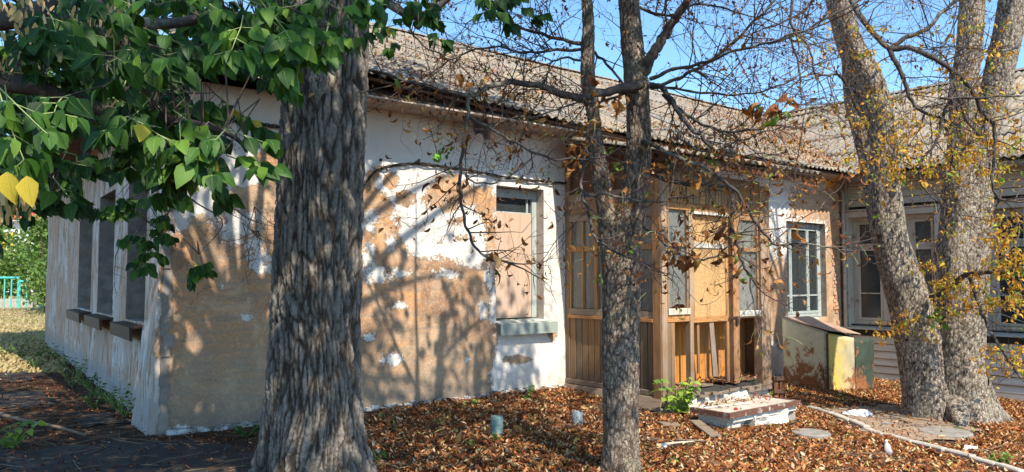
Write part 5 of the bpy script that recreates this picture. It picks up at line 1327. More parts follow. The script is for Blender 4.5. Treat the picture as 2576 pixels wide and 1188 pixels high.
# ---- right double chestnut
Y3 = 11.3
dbl = thing('twin_trunk_tree', 'massive pale barked chestnut whose two trunks rise from one flared base by the clapboard wing', 'tree', on_ground(2370, 1035))
p3b = [T(2380, 1120, 190, Y3+.1), T(2374, 1040, 150, Y3+.1), T(2366, 960, 120, Y3+.12), T(2358, 880, 110, Y3+.12), T(2352, 820, 100, Y3+.12), T(2346, 780, 70, Y3+.12), T(2342, 755, 20, Y3+.12)]
def lob3(TH, Z):
    k = (1-np.clip((Z-(p3b[0][2]+.3))/.8, 0, 1))**2; s = np.clip((Z-p3b[0][2])/1.8, 0, 1)
    return 1+k*(.18+.14*np.cos(5*TH+.5)+.22*np.exp(-((TH-2.0)/.35)**2))-.22*np.exp(-((TH-6.15)/.22)**2)-.22*np.exp(-((TH+.13)/.22)**2)*1.+.04*np.cos(7*TH+Z)
trunk_mesh('trunk', p3b, 300, 300, disp_plate, MAT['bark_pale'], dbl, lob3)
SA = [T(2342, 1125, 150, Y3-.05), T(2334, 1045, 116, Y3-.05), T(2324, 970, 102, Y3-.04), T(2313, 905, 97, Y3-.02), T(2304, 840, 97, Y3-.02), T(2288, 760, 96, Y3), T(2262, 680, 90, Y3), T(2238, 600, 84, Y3), T(2228, 520, 82, Y3), T(2222, 440, 72, Y3), T(2220, 350, 66, Y3), T(2203, 260, 74, Y3), T(2178, 190, 70, Y3), T(2138, 110, 64, Y3), T(2108, 0, 60, Y3), T(2080, -110, 50, Y3), T(2040, -300, 30, Y3)]
SB = [T(2212, 560, 52, Y3+.1), T(2198, 480, 50, Y3+.1), T(2186, 410, 46, Y3+.1), T(2166, 330, 42, Y3+.1), T(2146, 260, 38, Y3+.12), T(2138, 190, 34, Y3+.14), T(2126, 150, 18, Y3+.15)]
SC = [T(2432, 1125, 176, Y3), T(2426, 1045, 138, Y3), T(2416, 970, 122, Y3), T(2411, 900, 116, Y3), T(2412, 820, 120, Y3), T(2414, 740, 124, Y3), T(2420, 650, 124, Y3), T(2430, 560, 120, Y3), T(2432, 480, 114, Y3), T(2432, 400, 90, Y3), T(2424, 320, 66, Y3), T(2424, 240, 62, Y3), T(2436, 140, 62, Y3), T(2444, 40, 60, Y3), T(2450, -100, 50, Y3), T(2460, -350, 26, Y3)]
SD = [T(2446, 500, 80, Y3-.05), T(2458, 420, 86, Y3-.05), T(2474, 340, 72, Y3-.05), T(2496, 260, 68, Y3-.05), T(2516, 170, 68, Y3-.05), T(2540, 60, 68, Y3-.05), T(2556, -60, 60, Y3-.05), T(2600, -300, 34, Y3)]
def lob4(TH, Z):
    k = (1-np.clip((Z-p3b[0][2]-.15)/.75, 0, 1))**2; return 1+k*(.10+.16*np.cos(4*TH+1.2)+.12*np.cos(7*TH))+.035*np.cos(3*TH+Z*1.3)+.03*np.cos(5*TH-Z)
for q in (SA, SB, SC, SD): trunk_mesh('stem', q, 420, 150, disp_plate, MAT['bark_pale'], dbl, lob4)
for k_, (ax_, ay_, bx_, by_, w_) in enumerate([(2440, 1000, 2540, 1062, 60), (2460, 960, 2520, 1040, 50), (2400, 1010, 2420, 1075, 56), (2330, 1000, 2300, 1052, 50), (2392, 1010, 2380, 1062, 30)]):
    g_ = on_ground(bx_, by_); a_ = at(ax_, ay_, Y3-.1); m_ = a_.lerp(g_, .55); m_.z = min(m_.z, g_.z+.16)
    trunk_mesh('root', [(a_.x, a_.y, a_.z, w_/2*Y3/F), (m_.x, m_.y, m_.z, w_*.42*Y3/F), (g_.x, g_.y, g_.z-.02, w_*.22*Y3/F), (g_.x+(g_.x-m_.x)*.4, g_.y+(g_.y-m_.y)*.4, g_.z-.12, w_*.12*Y3/F)], 60, 40, disp_plate, MAT['bark_pale'], dbl)
LIMBS3 = [
 ([(2140, -20, 10.9), (2153, 22, 10.5), (2192, 78, 10.2), (2236, 126, 10), (2270, 191, 9.9), (2292, 252, 9.9), (2322, 282, 9.9), (2366, 297, 9.9)], 17, 7),
 ([(2236, 126, 10), (2288, 121, 9.9), (2348, 147, 9.8), (2409, 186, 9.7), (2452, 239, 9.6), (2470, 282, 9.6), (2500, 317, 9.5), (2502, 390, 9.5), (2496, 455, 9.5), (2513, 499, 9.5), (2560, 507, 9.5)], 15, 6),
 ([(2238, 124, 10), (2279, 95, 10), (2331, 74, 10), (2366, 35, 10), (2410, 0, 10), (2470, -40, 10)], 13, 7),
 ([(2394, 176, 9.8), (2390, 240, 9.7), (2370, 300, 9.7), (2356, 355, 9.7), (2322, 400, 9.7), (2313, 434, 9.7), (2318, 468, 9.7)], 10, 5),
 ([(2375, 316, 9.8), (2396, 360, 9.8), (2392, 434, 9.8), (2383, 515, 9.8)], 8, 5),
 ([(2366, 248, 9.6), (2450, 246, 9.5), (2576, 240, 9.4)], 7, 5),
 ([(2190, 345, 11), (2120, 200, 10.6), (2084, 190, 10.5), (2040, 187, 10.4), (2010, 200, 10.4)], 7, 4),
 ([(2490, 360, 11.2), (2430, 300, 10.8), (2380, 150, 10.5), (2330, 120, 10.2)], 8, 3),
 ([(2345, 750, 11), (2387, 727, 10.6), (2433, 691, 10.3), (2501, 685, 10), (2560, 676, 9.8), (2620, 660, 9.7)], 17, 8),
 ([(2440, 700, 10.2), (2460, 760, 10.1), (2484, 820, 10), (2520, 880, 9.9), (2560, 940, 9.8)], 9, 6),
 ([(2350, 752, 10.9), (2366, 770, 10.7), (2400, 790, 10.5), (2450, 770, 10.4)], 6, 3),
 ([(2500, 684, 10), (2530, 640, 9.9), (2560, 600, 9.9)], 8, 4),
 ([(1932, 112, 10.5), (2010, 85, 10.3), (2080, 45, 10.2), (2140, 15, 10.3)], 6, 6),
 ([(1985, 85, 10), (2010, 170, 9.9), (2015, 238, 9.9), (2028, 262, 9.9), (2018, 320, 9.9)], 6, 3),
 ([(2000, -40, 9.5), (1990, 60, 9.4), (2035, 120, 9.4), (2048, 185, 9.4)], 8, 4),
 ([(2080, -60, 9.6), (2030, 20, 9.5), (1960, 60, 9.4), (1900, 80, 9.4)], 8, 3),
 ([(2560, 120, 10.5), (2500, 130, 10.2), (2440, 120, 10), (2360, 118, 9.9)], 8, 3)]
lim3 = limb_objs(dbl, LIMBS3, MAT['bark_limb'])
tw = MB(); tips3 = []
twigs_from(lim3, 5.5, .5, .007, 1, tw, tips3)
twigs_from(lim3[:8]+lim3[12:], 4.5, 1.0, .0095, 2, tw, tips3, -.2)
upl = []; crown3 = MB()  # upper boughs, also there to cast dappled shade
for k in range(15):
    b0 = at(*[(2095, -80, Y3), (2450, -120, Y3), (2560, -90, Y3), (2060, -200, Y3)][k % 4]); b0 = b0+Vector((0, 0, rnd.uniform(0, 1.2)))
    an = rnd.uniform(0, 6.28); L = rnd.uniform(1.8, 3.8); pts = [b0]; d = Vector((math.cos(an), math.sin(an)*.8-.15, .35))
    for i in range(7): d = (d+Vector((0, 0, -.17))+rv(.08)).normalized(); pts.append(pts[-1]+d*L/7)
    rr_ = [.045*(1-.8*i/7) for i in range(8)]; crown3.tube(pts, rr_, 6); upl.append((pts, rr_))
crown3.build('upper_branches', MAT['bark_limb'], dbl, smooth=True)['kind'] = 'stuff'
twigs_from(upl, 3.6, 1.0, .008, 2, tw, tips3, -.3)
l3 = LS(); st3 = MB()
leafy([q for q in tips3 if q[0].z < 3.9], l3, .40, .065, tgold, .45, (1, 2), st3); leafy([q for q in tips3 if q[0].z >= 3.9], l3, .26, .05, lambda: rnd.choice([rnd.uniform(0, .25), rnd.uniform(0, .6)]), .7, (1, 2))
GOLD = [((2130, 240), (2576, 330), 70, 10), ((2150, 330), (2576, 430), 170, 9.8), ((2230, 380), (2500, 470), 80, 9.8), ((2490, 540), (2576, 700), 100, 9.8), ((2350, 690), (2576, 790), 100, 10.2), ((2205, 785), (2330, 850), 46, 10.6), ((2480, 870), (2576, 935), 46, 9.9), ((2200, 40), (2576, 240), 70, 10), ((2300, 640), (2360, 720), 20, 10.4), ((1980, 20), (2200, 180), 40, 9.8), ((2540, 640), (2576, 800), 40, 9.6)]
tw2 = []
for (x0, y0), (x1, y1), n, Yd in GOLD:
    for _ in range(int(n*.45)):
        cx, cy = rnd.uniform(x0, x1), rnd.uniform(y0, y1); c = at(cx, cy, Yd+rnd.uniform(-.5, .5))
        hd_ = rnd.uniform(-1, 1); e = c+Vector((hd_*.25, rnd.uniform(-.1, .1), rnd.uniform(-.08, .05)))
        tw.tube([c+Vector((0, 0, .12)), c, (c+e)/2+Vector((0, 0, .02)), e], [.004, .003, .003, .002], 3, cap=False)
        for _ in range(rnd.randint(6, 11)):
            p = c.lerp(e, rnd.random())+rv(.03); l3.add(p, rv(.7)+Vector((hd_*.5, 0, -.15)), rv(.5)+Vector((0, -.2, 1)), .080*rnd.uniform(.5, 1.3), tgold())
tw.build('twigs', MAT['twig'], dbl, kind='stuff')
st3.build('leaf_stalks', MAT['twig_green'], dbl, kind='stuff')
leaves_on(dbl, 'curl', *l3.args(), MAT['leaf_gold'], 200)
lg = LS(); bunch(lg, 2362, 795, 10.7, 16, .10, .12, lambda: rnd.uniform(.3, .9)); leaves_on(dbl, 'ovate', *lg.args(), MAT['weed'], 16)

# ================================================================== GREEN MAPLE HANGING IN FROM THE LEFT
mroot = Vector((-4.6, 3.0, 0))
maple = thing('ash_leaved_maple', 'green maple with pointed leaflets whose boughs hang in over the left half of the view', 'tree', mroot)
pm = [(mroot.x, mroot.y, -.1, .17), (mroot.x+.05, mroot.y, 1.2, .15), (mroot.x+.25, mroot.y+.1, 2.6, .13), (mroot.x+.6, mroot.y+.2, 3.9, .11), (mroot.x+.8, mroot.y+.5, 5.6, .07)]
trunk_mesh('trunk', pm, 80, 40, disp_plate, MAT['bark_limb'], maple)
def B3(*a): return tuple(at(*a))
LIMBM = [[tuple(pm[2][:3]), B3(-60, 60, 3.4), B3(150, -10, 3.5), B3(300, 50, 3.6), B3(420, 60, 3.5), B3(560, 40, 3.4), B3(700, 50, 3.5), B3(850, 70, 3.8)],
         [tuple(pm[2][:3]), B3(-80, 200, 3.0), B3(120, 230, 3.0), B3(300, 290, 3.1), B3(420, 300, 3.0), B3(560, 330, 3.0), B3(620, 370, 3.0)],
         [tuple(pm[3][:3]), B3(300, -250, 4.2), B3(800, -120, 4.6), B3(980, 10, 4.7), B3(1060, 40, 4.7), B3(1180, -30, 4.7), B3(1290, 10, 4.7)],
         [tuple(pm[1][:3]), B3(-300, 420, 2.9), B3(-60, 470, 3.2), B3(60, 490, 3.4), B3(150, 490, 3.5)],
         [tuple(pm[3][:3]), B3(100, 100, 5.2), B3(260, 250, 5.8), B3(380, 390, 6.0), B3(430, 500, 6.0), B3(400, 580, 6.0)],
         [B3(260, 250, 5.8), B3(350, 380, 6.0), B3(480, 500, 6.1), B3(560, 560, 6.1), B3(500, 640, 6.1)],
         [B3(245, 5, 3.6), B3(285, 50, 3.6), B3(305, 80, 3.8), B3(290, 130, 4.2), B3(220, 230, 4.6)],
         [tuple(pm[3][:3]), B3(50, 0, 5.0), B3(300, 90, 5.5), B3(500, 150, 5.6), B3(640, 170, 5.6)]]
limm = []
for k, Lp in enumerate(LIMBM):
    Q = [Vector(q) for q in catmull(Lp, 30)]; r0 = [.05, .045, .05, .035, .03, .012, .022, .04][k]; r = [r0*(1-.85*i/30) for i in range(31)]
    MB().tube(Q, r, 7).build('limb', MAT['bark_limb'], maple, smooth=True); limm.append((Q, r))
allp = [q for Q, r in limm for q in Q]
lm = LS(); stems = MB(); twm = MB()
def shoot(base, d, n, L, sz, tint, yel=.008):
    sz *= .88; L *= .85
    pts = [base]; q = base.copy()
    for i in range(n):
        d = (d+Vector((0, 0, -.10))+rv(.10)).normalized(); q = q+d*L/n; pts.append(q.copy())
        for s in (-1, 1):
            side = d.cross(Vector((0, 0, 1))); side = side.normalized() if side.length > .1 else Vector((1, 0, 0))
            pd = (d*.5+side*s*.8+Vector((0, 0, .12))+rv(.15)).normalized(); e = q+pd*rnd.uniform(.04, .08)
            stems.tube([q, e], .0014, 3, cap=False)
            for k_ in range(3):
                a = (k_-1)*rnd.uniform(.6, .9); dd = Vector((pd.x*math.cos(a)-pd.y*math.sin(a), pd.x*math.sin(a)+pd.y*math.cos(a), pd.z-.75+rnd.uniform(-.4, .2)))
                lm.add(e-pd*.02*abs(k_-1), dd, Vector((0, -.75, .75))+rv(.42), sz*rnd.uniform(.75, 1.15)*(1 if k_ == 1 else .85), min(.93, max(0, tint+rnd.gauss(0, .26))) if rnd.random() > yel else 1.)
    for a in (-.5, 0, .5): lm.add(q, d+Vector((a, 0, -.3)), Vector((0, -.7, .8))+rv(.3), sz, tint)
    stems.tube(pts, [.0028*(1-.5*i/n) for i in range(n+1)], 4, cap=False)
ZN = [([(-30, -30), (420, -30), (460, 120), (450, 240), (330, 320), (230, 310), (60, 330), (-30, 330)], 2.5, 4.4, 46, .45),
      ([(350, 230), (440, 250), (560, 280), (610, 340), (600, 400), (580, 470), (500, 470), (430, 440), (350, 400), (300, 340)], 2.7, 3.4, 24, .55),
      ([(430, -30), (720, -30), (690, 140), (640, 150), (560, 170), (460, 100)], 2.8, 3.9, 26, .7),
      ([(700, -30), (850, -30), (850, 90), (800, 110), (730, 110)], 3.0, 4.2, 8, .7),
      ([(940, -40), (1050, -40), (1060, 90), (1000, 110), (950, 60)], 4.2, 4.9, 11, .5),
      ([(1200, -40), (1310, -40), (1290, 30), (1220, 40)], 4.4, 4.9, 6, .5),
      ([(-60, 190), (30, 200), (20, 300), (-60, 330)], 1.9, 2.3, 3, .75),
      ([(-30, 430), (110, 430), (150, 500), (80, 530), (-20, 560)], 3.0, 3.8, 9, .3),
      ([(40, 360), (180, 340), (200, 440), (120, 470), (-10, 430)], 3.8, 5.0, 12, .2)]
def to_limb(p, col):
    j = min(range(len(allp)), key=lambda i: (allp[i]-p).length_squared); q = allp[j]
    if (q-p).length < .75: mid = (q+p)/2+Vector((0, 0, .10))+rv(.04); twm.tube([q, mid, p], [.0045, .003, .0022], 4, cap=False)
    return (p-q)
for pl, y0, y1, n, tint in ZN:  # low tints darken leaves at left and behind, imitating the shade there
    for _ in range(n):
        x, y = sample_poly(pl); y -= 45 if y > 150 else 15; p = at(x, y, rnd.uniform(y0, y1)); dv = to_limb(p, 0)
        d = Vector((rnd.uniform(-.5, 1), rnd.uniform(-.5, .3), rnd.uniform(-.5, .05))); shoot(p, d, rnd.randint(2, 3), rnd.uniform(.16, .30), rnd.uniform(.085, .115), tint, .0 if y0 < 2.2 else .008)
for (x, y, n) in [(295, 500, 3), (275, 520, 2), (345, 590, 2), (365, 640, 2), (400, 560, 2), (390, 620, 1), (485, 660, 2), (505, 670, 2), (400, 530, 2), (190, 455, 2), (210, 440, 1), (1020, 110, 1), (520, 260, 2)]:
    for _ in range(n): p = at(x+rnd.uniform(-12, 12), y+rnd.uniform(-12, 12), 6.0); to_limb(p, 0); shoot(p, Vector((rnd.uniform(-1, 1), -.2, -.35)), 2, .12, .105, .65)
PJ = [(-40, -40), (700, -40), (690, 110), (650, 150), (590, 190), (540, 240), (470, 290), (420, 400), (330, 400), (240, 330), (140, 300), (110, 380), (120, 470), (60, 500), (-40, 520)]
for _ in range(130):
    x, y = sample_poly(PJ); y -= 25; p = at(x, y, rnd.uniform(4.8, 6.6)); to_limb(p, 0) if rnd.random() < .6 else None
    shoot(p, Vector((rnd.uniform(-1, 1), rnd.uniform(-.5, .3), rnd.uniform(-.4, .1))), 3, rnd.uniform(.25, .4), rnd.uniform(.10, .135), .25)  # back layer tinted darker for the shade inside the foliage
stems.build('leaf_stalks', MAT['twig_green'], maple, kind='stuff')
for (x, y, Y) in [(440, 270, 5.5), (470, 300, 5.5), (520, 260, 5.5), (570, 520, 6.4), (610, 560, 6.8), (640, 520, 6.8), (560, 250, 6), (300, 620, 6.2), (650, 580, 7)]:
    for _ in range(3): tp = []; grow(twm, at(x, y, Y), Vector((rnd.uniform(-.6, 1), 0, rnd.uniform(-1, .3))), .45, .004, 2, tp)
twm.build('twigs', MAT['twig'], maple, kind='stuff')
sdl = LS()
for (x, y, Y, n) in [(300, 30, 3.2, 40), (285, 70, 3.2, 30), (320, 60, 3.2, 26), (45, 15, 2.8, 30), (20, 150, 3.0, 22), (85, 5, 2.9, 16), (190, 40, 3.1, 14), (25, 500, 2.3, 30), (10, 470, 2.3, 10), (120, 380, 3.6, 14), (960, 75, 4.6, 14), (420, 395, 4.5, 8)]:
    c = at(x, y, Y)
    for _ in range(n): sdl.add(c+Vector((rnd.gauss(0, .03), rnd.gauss(0, .03), rnd.gauss(0, .05))), Vector((rnd.gauss(0, .35), rnd.gauss(0, .35), -1)), rv()+Vector((0, -1, 0)), rnd.uniform(.035, .05), rnd.random())
leaves_on(maple, 'seed', *sdl.args(), MAT['seed'], 40, name='seed_wing', stuffname='seed_clusters')
for (x, y, Y, s) in [(18, 455, 1.9, .085), (68, 465, 1.9, .08)]: lm.add(at(x, y-22, Y), Vector((.15, 0, -1)), Vector((0, -1, .2)), s, 1.)
leaves_on(maple, 'ovate', *lm.args(), MAT['leaf_green'], 300)

# ================================================================== HIGH CROWN OF THE BIG TREE (above the picture, clumps arranged for the shade they cast)
fc_n = np.array(-W); fc_0 = np.array(C0)
def lit_reject(P):
    """share of the crown's clumps left out where the photograph shows sun falling through"""
    S_ = np.array(SUN); k = ((P-fc_0)@fc_n)/(S_@fc_n); Hf = P-k[:, None]*S_; kg = P[:, 2]/S_[2]; Hg = P-kg[:, None]*S_
    use = (k < kg)[:, None]; H = np.where(use, Hf, Hg); px, py, f = proj(H); rj = np.full(len(P), .0)
    def ell(cx, cy, rx, ry, v): 
        nonlocal rj; rj = np.where(((px-cx)/rx)**2+((py-cy)/ry)**2 < 1, np.maximum(rj, v), rj)
    ell(1090, 540, 180, 125, 1.); ell(1395, 760, 50, 330, .93); ell(1300, 600, 60, 160, .93); ell(630, 440, 60, 50, 1.); ell(1060, 740, 50, 70, 1.); ell(1040, 930, 60, 80, .8)
    ell(530, 930, 80, 60, .97); ell(555, 740, 90, 50, .95); ell(610, 950, 40, 60, .97); ell(470, 640, 40, 60, .9)
    fl_n, fl_0 = np.array(FL.n), np.array(C0); kl = ((P-fl_0)@fl_n)/(S_@fl_n); Hl = P-kl[:, None]*S_; sl_ = (Hl-fl_0)@np.array(WL); rj = np.where((kl > 0) & (sl_ > 0) & (sl_ < 11) & (Hl[:, 2] > 0) & (Hl[:, 2] < 4), np.maximum(rj, .72), rj)
    rj = np.where(use[:, 0] & (px > 1420), .97, rj); rj = np.where(~use[:, 0] & (px > 1500), .97, rj); rj = np.where(~use[:, 0] & (px > 2000), 1., rj)
    return rj
NC = 1150; cl = []
while len(cl) < NC:
    p = RNG.uniform(-1, 1, 3)
    if (p**2).sum() > 1: continue
    cl.append((.3+p[0]*6.2, 4.3+p[1]*4.6, 7.6+p[2]*2.6))
for _ in range(420):  # extra clumps out of view, added to shade the maple
    p = RNG.normal(0, .5, 3); cl.append((-1.2+p[0]*3.2, .9+p[1]*2.0, 6.6+p[2]*1.3))
cl = np.array(cl); cl = cl[RNG.random(len(cl)) > lit_reject(cl)]
P = (cl[:, None]+RNG.normal(0, .17, (len(cl), 13, 3))).reshape(-1, 3)
P = P[P[:, 2] > np.maximum(CAMH+.40*P[:, 1]+.35, 3.6)]; P = P[RNG.random(len(P)) > lit_reject(P)*.9]
px, py, f = proj(P); P = P[~((f > 0) & (py > -25) & (px > -60) & (px < 2640))]
n = len(P); leaf_cloud('crown', 'quad', P, RNG.normal(0, 1, (n, 3)), RNG.normal(0, 1, (n, 3))+[0, 0, .8], RNG.uniform(.10, .17, n), RNG.uniform(0, .8, n), MAT['leaf_green'], big)
mb = MB(); tb = Vector(pth[-1][:3])
for k in range(46):
    e = Vector(cl[RNG.integers(len(cl))]); s = tb+Vector((0, 0, -rnd.uniform(0, 1.6))); mid = (s+e)/2+Vector((0, 0, .3))
    if min(s.z, e.z) > 4.0:
        pts = [Vector(q) for q in catmull([tuple(s), tuple(mid), tuple(e)], 8)]; mb.tube(pts, [.07*(1-.85*i/8) for i in range(9)], 6)
mb.build('upper_branches', MAT['bark_limb'], big, smooth=True)['kind'] = 'stuff'

# ================================================================== GROUND LITTER
def scatter(poly_fn, n, box):
    x = RNG.uniform(box[0], box[1], n); y = RNG.uniform(box[2], box[3], n); k = RNG.random(n) < poly_fn(x, y); return x[k], y[k]
fac_s = lambda x, y: (np.stack([x, y, 0*x], -1)-fc_0)@fc_n          # distance in front of the main front
def dens_right(x, y):
    px, py, f = proj(np.stack([x, y, gz(x, y)], -1)); d = np.clip((px-640)/220, 0, 1)
    d = d*(fac_s(x, y) > .02); d = np.where((px > 560) & (px < 900) & (py < 1060), d*.3, d)
    FCn = np.array(-U); d = d*(((np.stack([x, y, 0*x], -1)-np.array(CC))@FCn) > .02)
    for pl in BARE+[[(1995, 1096), (2040, 1084), (2090, 1094), (2050, 1108)]]: d = np.where(dist_poly(px, py, pl) > -4, d*.13, d)
    cl_ = fbm(x*1.6, y*1.6, 0, 3, 9); 
    q = np.stack([x, y, 0*x], -1)-np.array([sx, sy, 0]); qa = q@np.array(U); qo = q@np.array(-W); d = np.where((qa > -.12) & (qa < SLN+.05) & (qo > -.6) & (qo < .13), .03, d)
    return d*np.clip(.30+2.2*(cl_-.30), .06, 1)
def litter(name, x, y, z, mat, smin, smax, label, flat=.45, tint=None):
    n = len(x); P = np.stack([x, y, z], -1); D = np.stack([RNG.normal(0, 1, n), RNG.normal(0, 1, n), RNG.normal(.03, .2, n)], -1); N = np.stack([RNG.normal(0, flat, n), RNG.normal(0, flat, n), np.ones(n)], -1)
    return leaf_cloud(name, 'litter', P, D, N, RNG.uniform(smin, smax, n)*(.7+.6*RNG.random(n)), RNG.random(n)**1.1 if tint is None else tint(n), mat, None, 'stuff', label, None)
x, y = scatter(dens_right, 380000, (-1.6, 10, 4.3, 17)); zz = gz(x, y)+RNG.random(len(x))*.024
o = litter('fallen_leaves', x, y, zz, MAT['litter'], .024, .066, 'thick rust orange carpet of fallen chestnut leaves over the yard'); o['category'] = 'leaves'
def dens_left(x, y):
    px, py, f = proj(np.stack([x, y, gz(x, y)], -1)); FLn = np.array(FL.n); ok = (((np.stack([x, y, 0*x], -1)-fc_0)@FLn) > .05) | (fac_s(x, y) > .05)
    ok &= ~((fac_s(x, y) < 0) & (((np.stack([x, y, 0*x], -1)-fc_0)@FLn) < .05))
    d = np.where(px < 900, .7, .0)*ok; d = np.where(dist_poly(px, py, [(100, 1128), (260, 1112), (560, 1112), (600, 1150), (500, 1188), (100, 1188)]) > 0, d*.75, d)
    return d*np.clip(.2+1.5*(fbm(x*1.9, y*1.9, 0, 3, 19)-.25), .05, 1)
x, y = scatter(dens_left, 90000, (-12, -.5, 3.8, 17)); o = litter('fallen_leaves', x, y, gz(x, y)+RNG.random(len(x))*.02, MAT['litter'], .02, .05, 'sparse dull brown leaf litter on the shaded path by the left wall', tint=lambda n: RNG.random(n)**1.6*.66+.28*(RNG.random(n) < .06)); o['category'] = 'leaves'
# litter on the step, porch floor and roofs
def rooflit(fn, a0, a1, b0, b1, n, densf, lab, smin=.03, smax=.06):
    a = RNG.uniform(a0, a1, n); b = RNG.uniform(b0, b1, n); k = RNG.random(n) < densf(a, b); a, b = a[k], b[k]
    P = np.array([tuple(fn(u, v, .055+.02*random.random())) for u, v in zip(a, b)]); return P
P = [rooflit(lambda t, w, l: roof_pt(t, w, l), 1, TL+4, -.5, 4.9, 34000, lambda t, w: (t-TL < w-.02)*np.clip(.05+1.5*(fbm(t*1.2, w*2.2, 0, 3, 31)-.47)+np.exp(-np.abs(w-(t-TL))/1.6)*1.5*np.clip((t-8)/3, 0, 1)+np.exp(-((w+.1)/.8)**2)*.05, 0, 1), ''),
     rooflit(lambda t, w, l: roof_pt_wing(t, w, l), -.5, 4.9, -2, 4.8, 9000, lambda t, w: (t > w+.02)*np.exp(-(t-w)/.9)*.95, '')]
P = np.concatenate(P); n = len(P)
o = leaf_cloud('roof_leaves', 'litter', P, np.stack([RNG.normal(0, 1, n), RNG.normal(0, 1, n), RNG.normal(.4, .4, n)], -1), np.stack([RNG.normal(0, .5, n), RNG.normal(-.3, .5, n), np.ones(n)], -1), RNG.uniform(.03, .075, n), RNG.random(n), MAT['litter'], None, 'stuff', 'brown fallen leaves drifted over the roof sheets and into the roof valley'); o['category'] = 'leaves'
P = []
for _ in range(900):
    a = rnd.uniform(-.3, PW+.6); u = rnd.uniform(.35, dOut-.1); q = proof(a, u, .06); P.append(tuple(q))
for _ in range(500):
    q = FF.pt(rnd.uniform(.3, PW-.1), ZF+rnd.uniform(.0, .03), -rnd.betavariate(1.5, 1)*.68+.08); P.append(tuple(q))
for _ in range(170):
    a = rnd.uniform(0, SLN); o_ = -SDP+abs(rnd.gauss(0, .16)); q = FStep.pt(a, SZ+rnd.uniform(.008, .04), o_); P.append(tuple(q))
P = np.array(P); n = len(P)
o = leaf_cloud('porch_leaves', 'litter', P, RNG.normal(0, 1, (n, 3))*[1, 1, .25], RNG.normal(0, .4, (n, 3))+[0, 0, 1], RNG.uniform(.03, .07, n), RNG.random(n), MAT['litter'], None, 'stuff', 'dead leaves caught on the porch roof, threshold and doorstep'); o['category'] = 'leaves'
# larger curled leaves lying on top
x, y = scatter(dens_right, 5200, (-1.4, 9, 4.6, 14)); n = len(x)
o = leaf_cloud('curled_leaves', 'curl', np.stack([x, y, gz(x, y)+.035], -1), RNG.normal(0, 1, (n, 3))*[1, 1, .2], RNG.normal(0, .6, (n, 3))+[0, 0, 1], RNG.uniform(.06, .14, n), RNG.random(n)*.9, MAT['leaf_brown'], None, 'stuff', 'larger curled brown chestnut leaves lying on top of the leaf carpet'); o['category'] = 'leaves'
# twig litter
mb = MB()
for _ in range(2300):
    if rnd.random() < .42: x, y = rnd.uniform(-9, -1.3), rnd.uniform(4.5, 11); 
    else: x, y = rnd.uniform(-1.5, 8), rnd.uniform(5, 12)
    p = Vector((x, y, 0))
    if (p-C0).dot(-W) < .1 and (p-C0).dot(FL.n) < .1: continue
    z = float(gz(x, y))+rnd.uniform(.008, .03); an = rnd.uniform(0, 3.14); L = rnd.uniform(.08, .38) if rnd.random() < .9 else rnd.uniform(.4, .9)
    d = Vector((math.cos(an), math.sin(an), rnd.uniform(-.05, .08)))*L/2; c = Vector((x, y, z)); mb.tube([c-d, c+Vector((rnd.gauss(0, .012), rnd.gauss(0, .012), .004)), c+d], rnd.uniform(.0015, .004), 3, cap=False)
MAT['dry_twig'] = plain('dry_pale_twig', c3(.24, .17, .11), .9, var=.6)
o = mb.build('fallen_twigs', MAT['dry_twig'], None, kind='stuff'); props(o, 'thin dry twigs and leaf stalks scattered over the ground', 'twigs')
# ================================================================== SMALL THINGS
def pipe(px, pyt, pyb, wpx, label, lean=0.):
    g = on_ground(px, pyb-2); r = wpx/2*g.y/F; h = at(px, pyt, g.y).z-g.z; o = thing('pipe_stub', label, 'pipe', g, 'cut pipes standing in the fallen leaves')
    k = 28; mb = MB(); V = []; prof = [(r*.98, -.05), (r, .02), (r*1.0, h*.5), (r*.99, h), (r*.86, h+.003), (r*.84, h*.5), (r*.84, -.04)]
    for (rr, z) in prof:
        for i in range(k): a = 2*math.pi*i/k; dz = .006*math.sin(a*3+px) if z > h*.8 else 0; V.append(g+Vector((rr*math.cos(a)+lean*z, rr*math.sin(a), z+dz)))
    mb.v = V; mb.f = [(j*k+i, j*k+(i+1) % k, (j+1)*k+(i+1) % k, (j+1)*k+i) for j in range(len(prof)-1) for i in range(k)]; mb.f.append(tuple((len(prof)-1)*k+i for i in range(k)))
    return o, mb
MAT['teal'] = m_paint('flaking_teal_pipe_paint', c3(.06, .19, .19), c3(.18, .25, .25), c3(.28, .28, .26), .50)
MAT['greyteal'] = m_paint('flaking_grey_pipe_paint', c3(.20, .25, .26), c3(.33, .35, .34), c3(.10, .09, .08), .52)
o, mb = pipe(1250, 1047, 1101, 31, 'teal painted pipe stub nearer the big trunk, flaking and open topped', .0); mb.build('pipe', MAT['teal'], o, smooth=True)
o, mb = pipe(1452, 1035, 1074, 28, 'grey flaking pipe stub closer to the forked tree trunk', .02); mb.build('pipe', MAT['greyteal'], o, smooth=True)
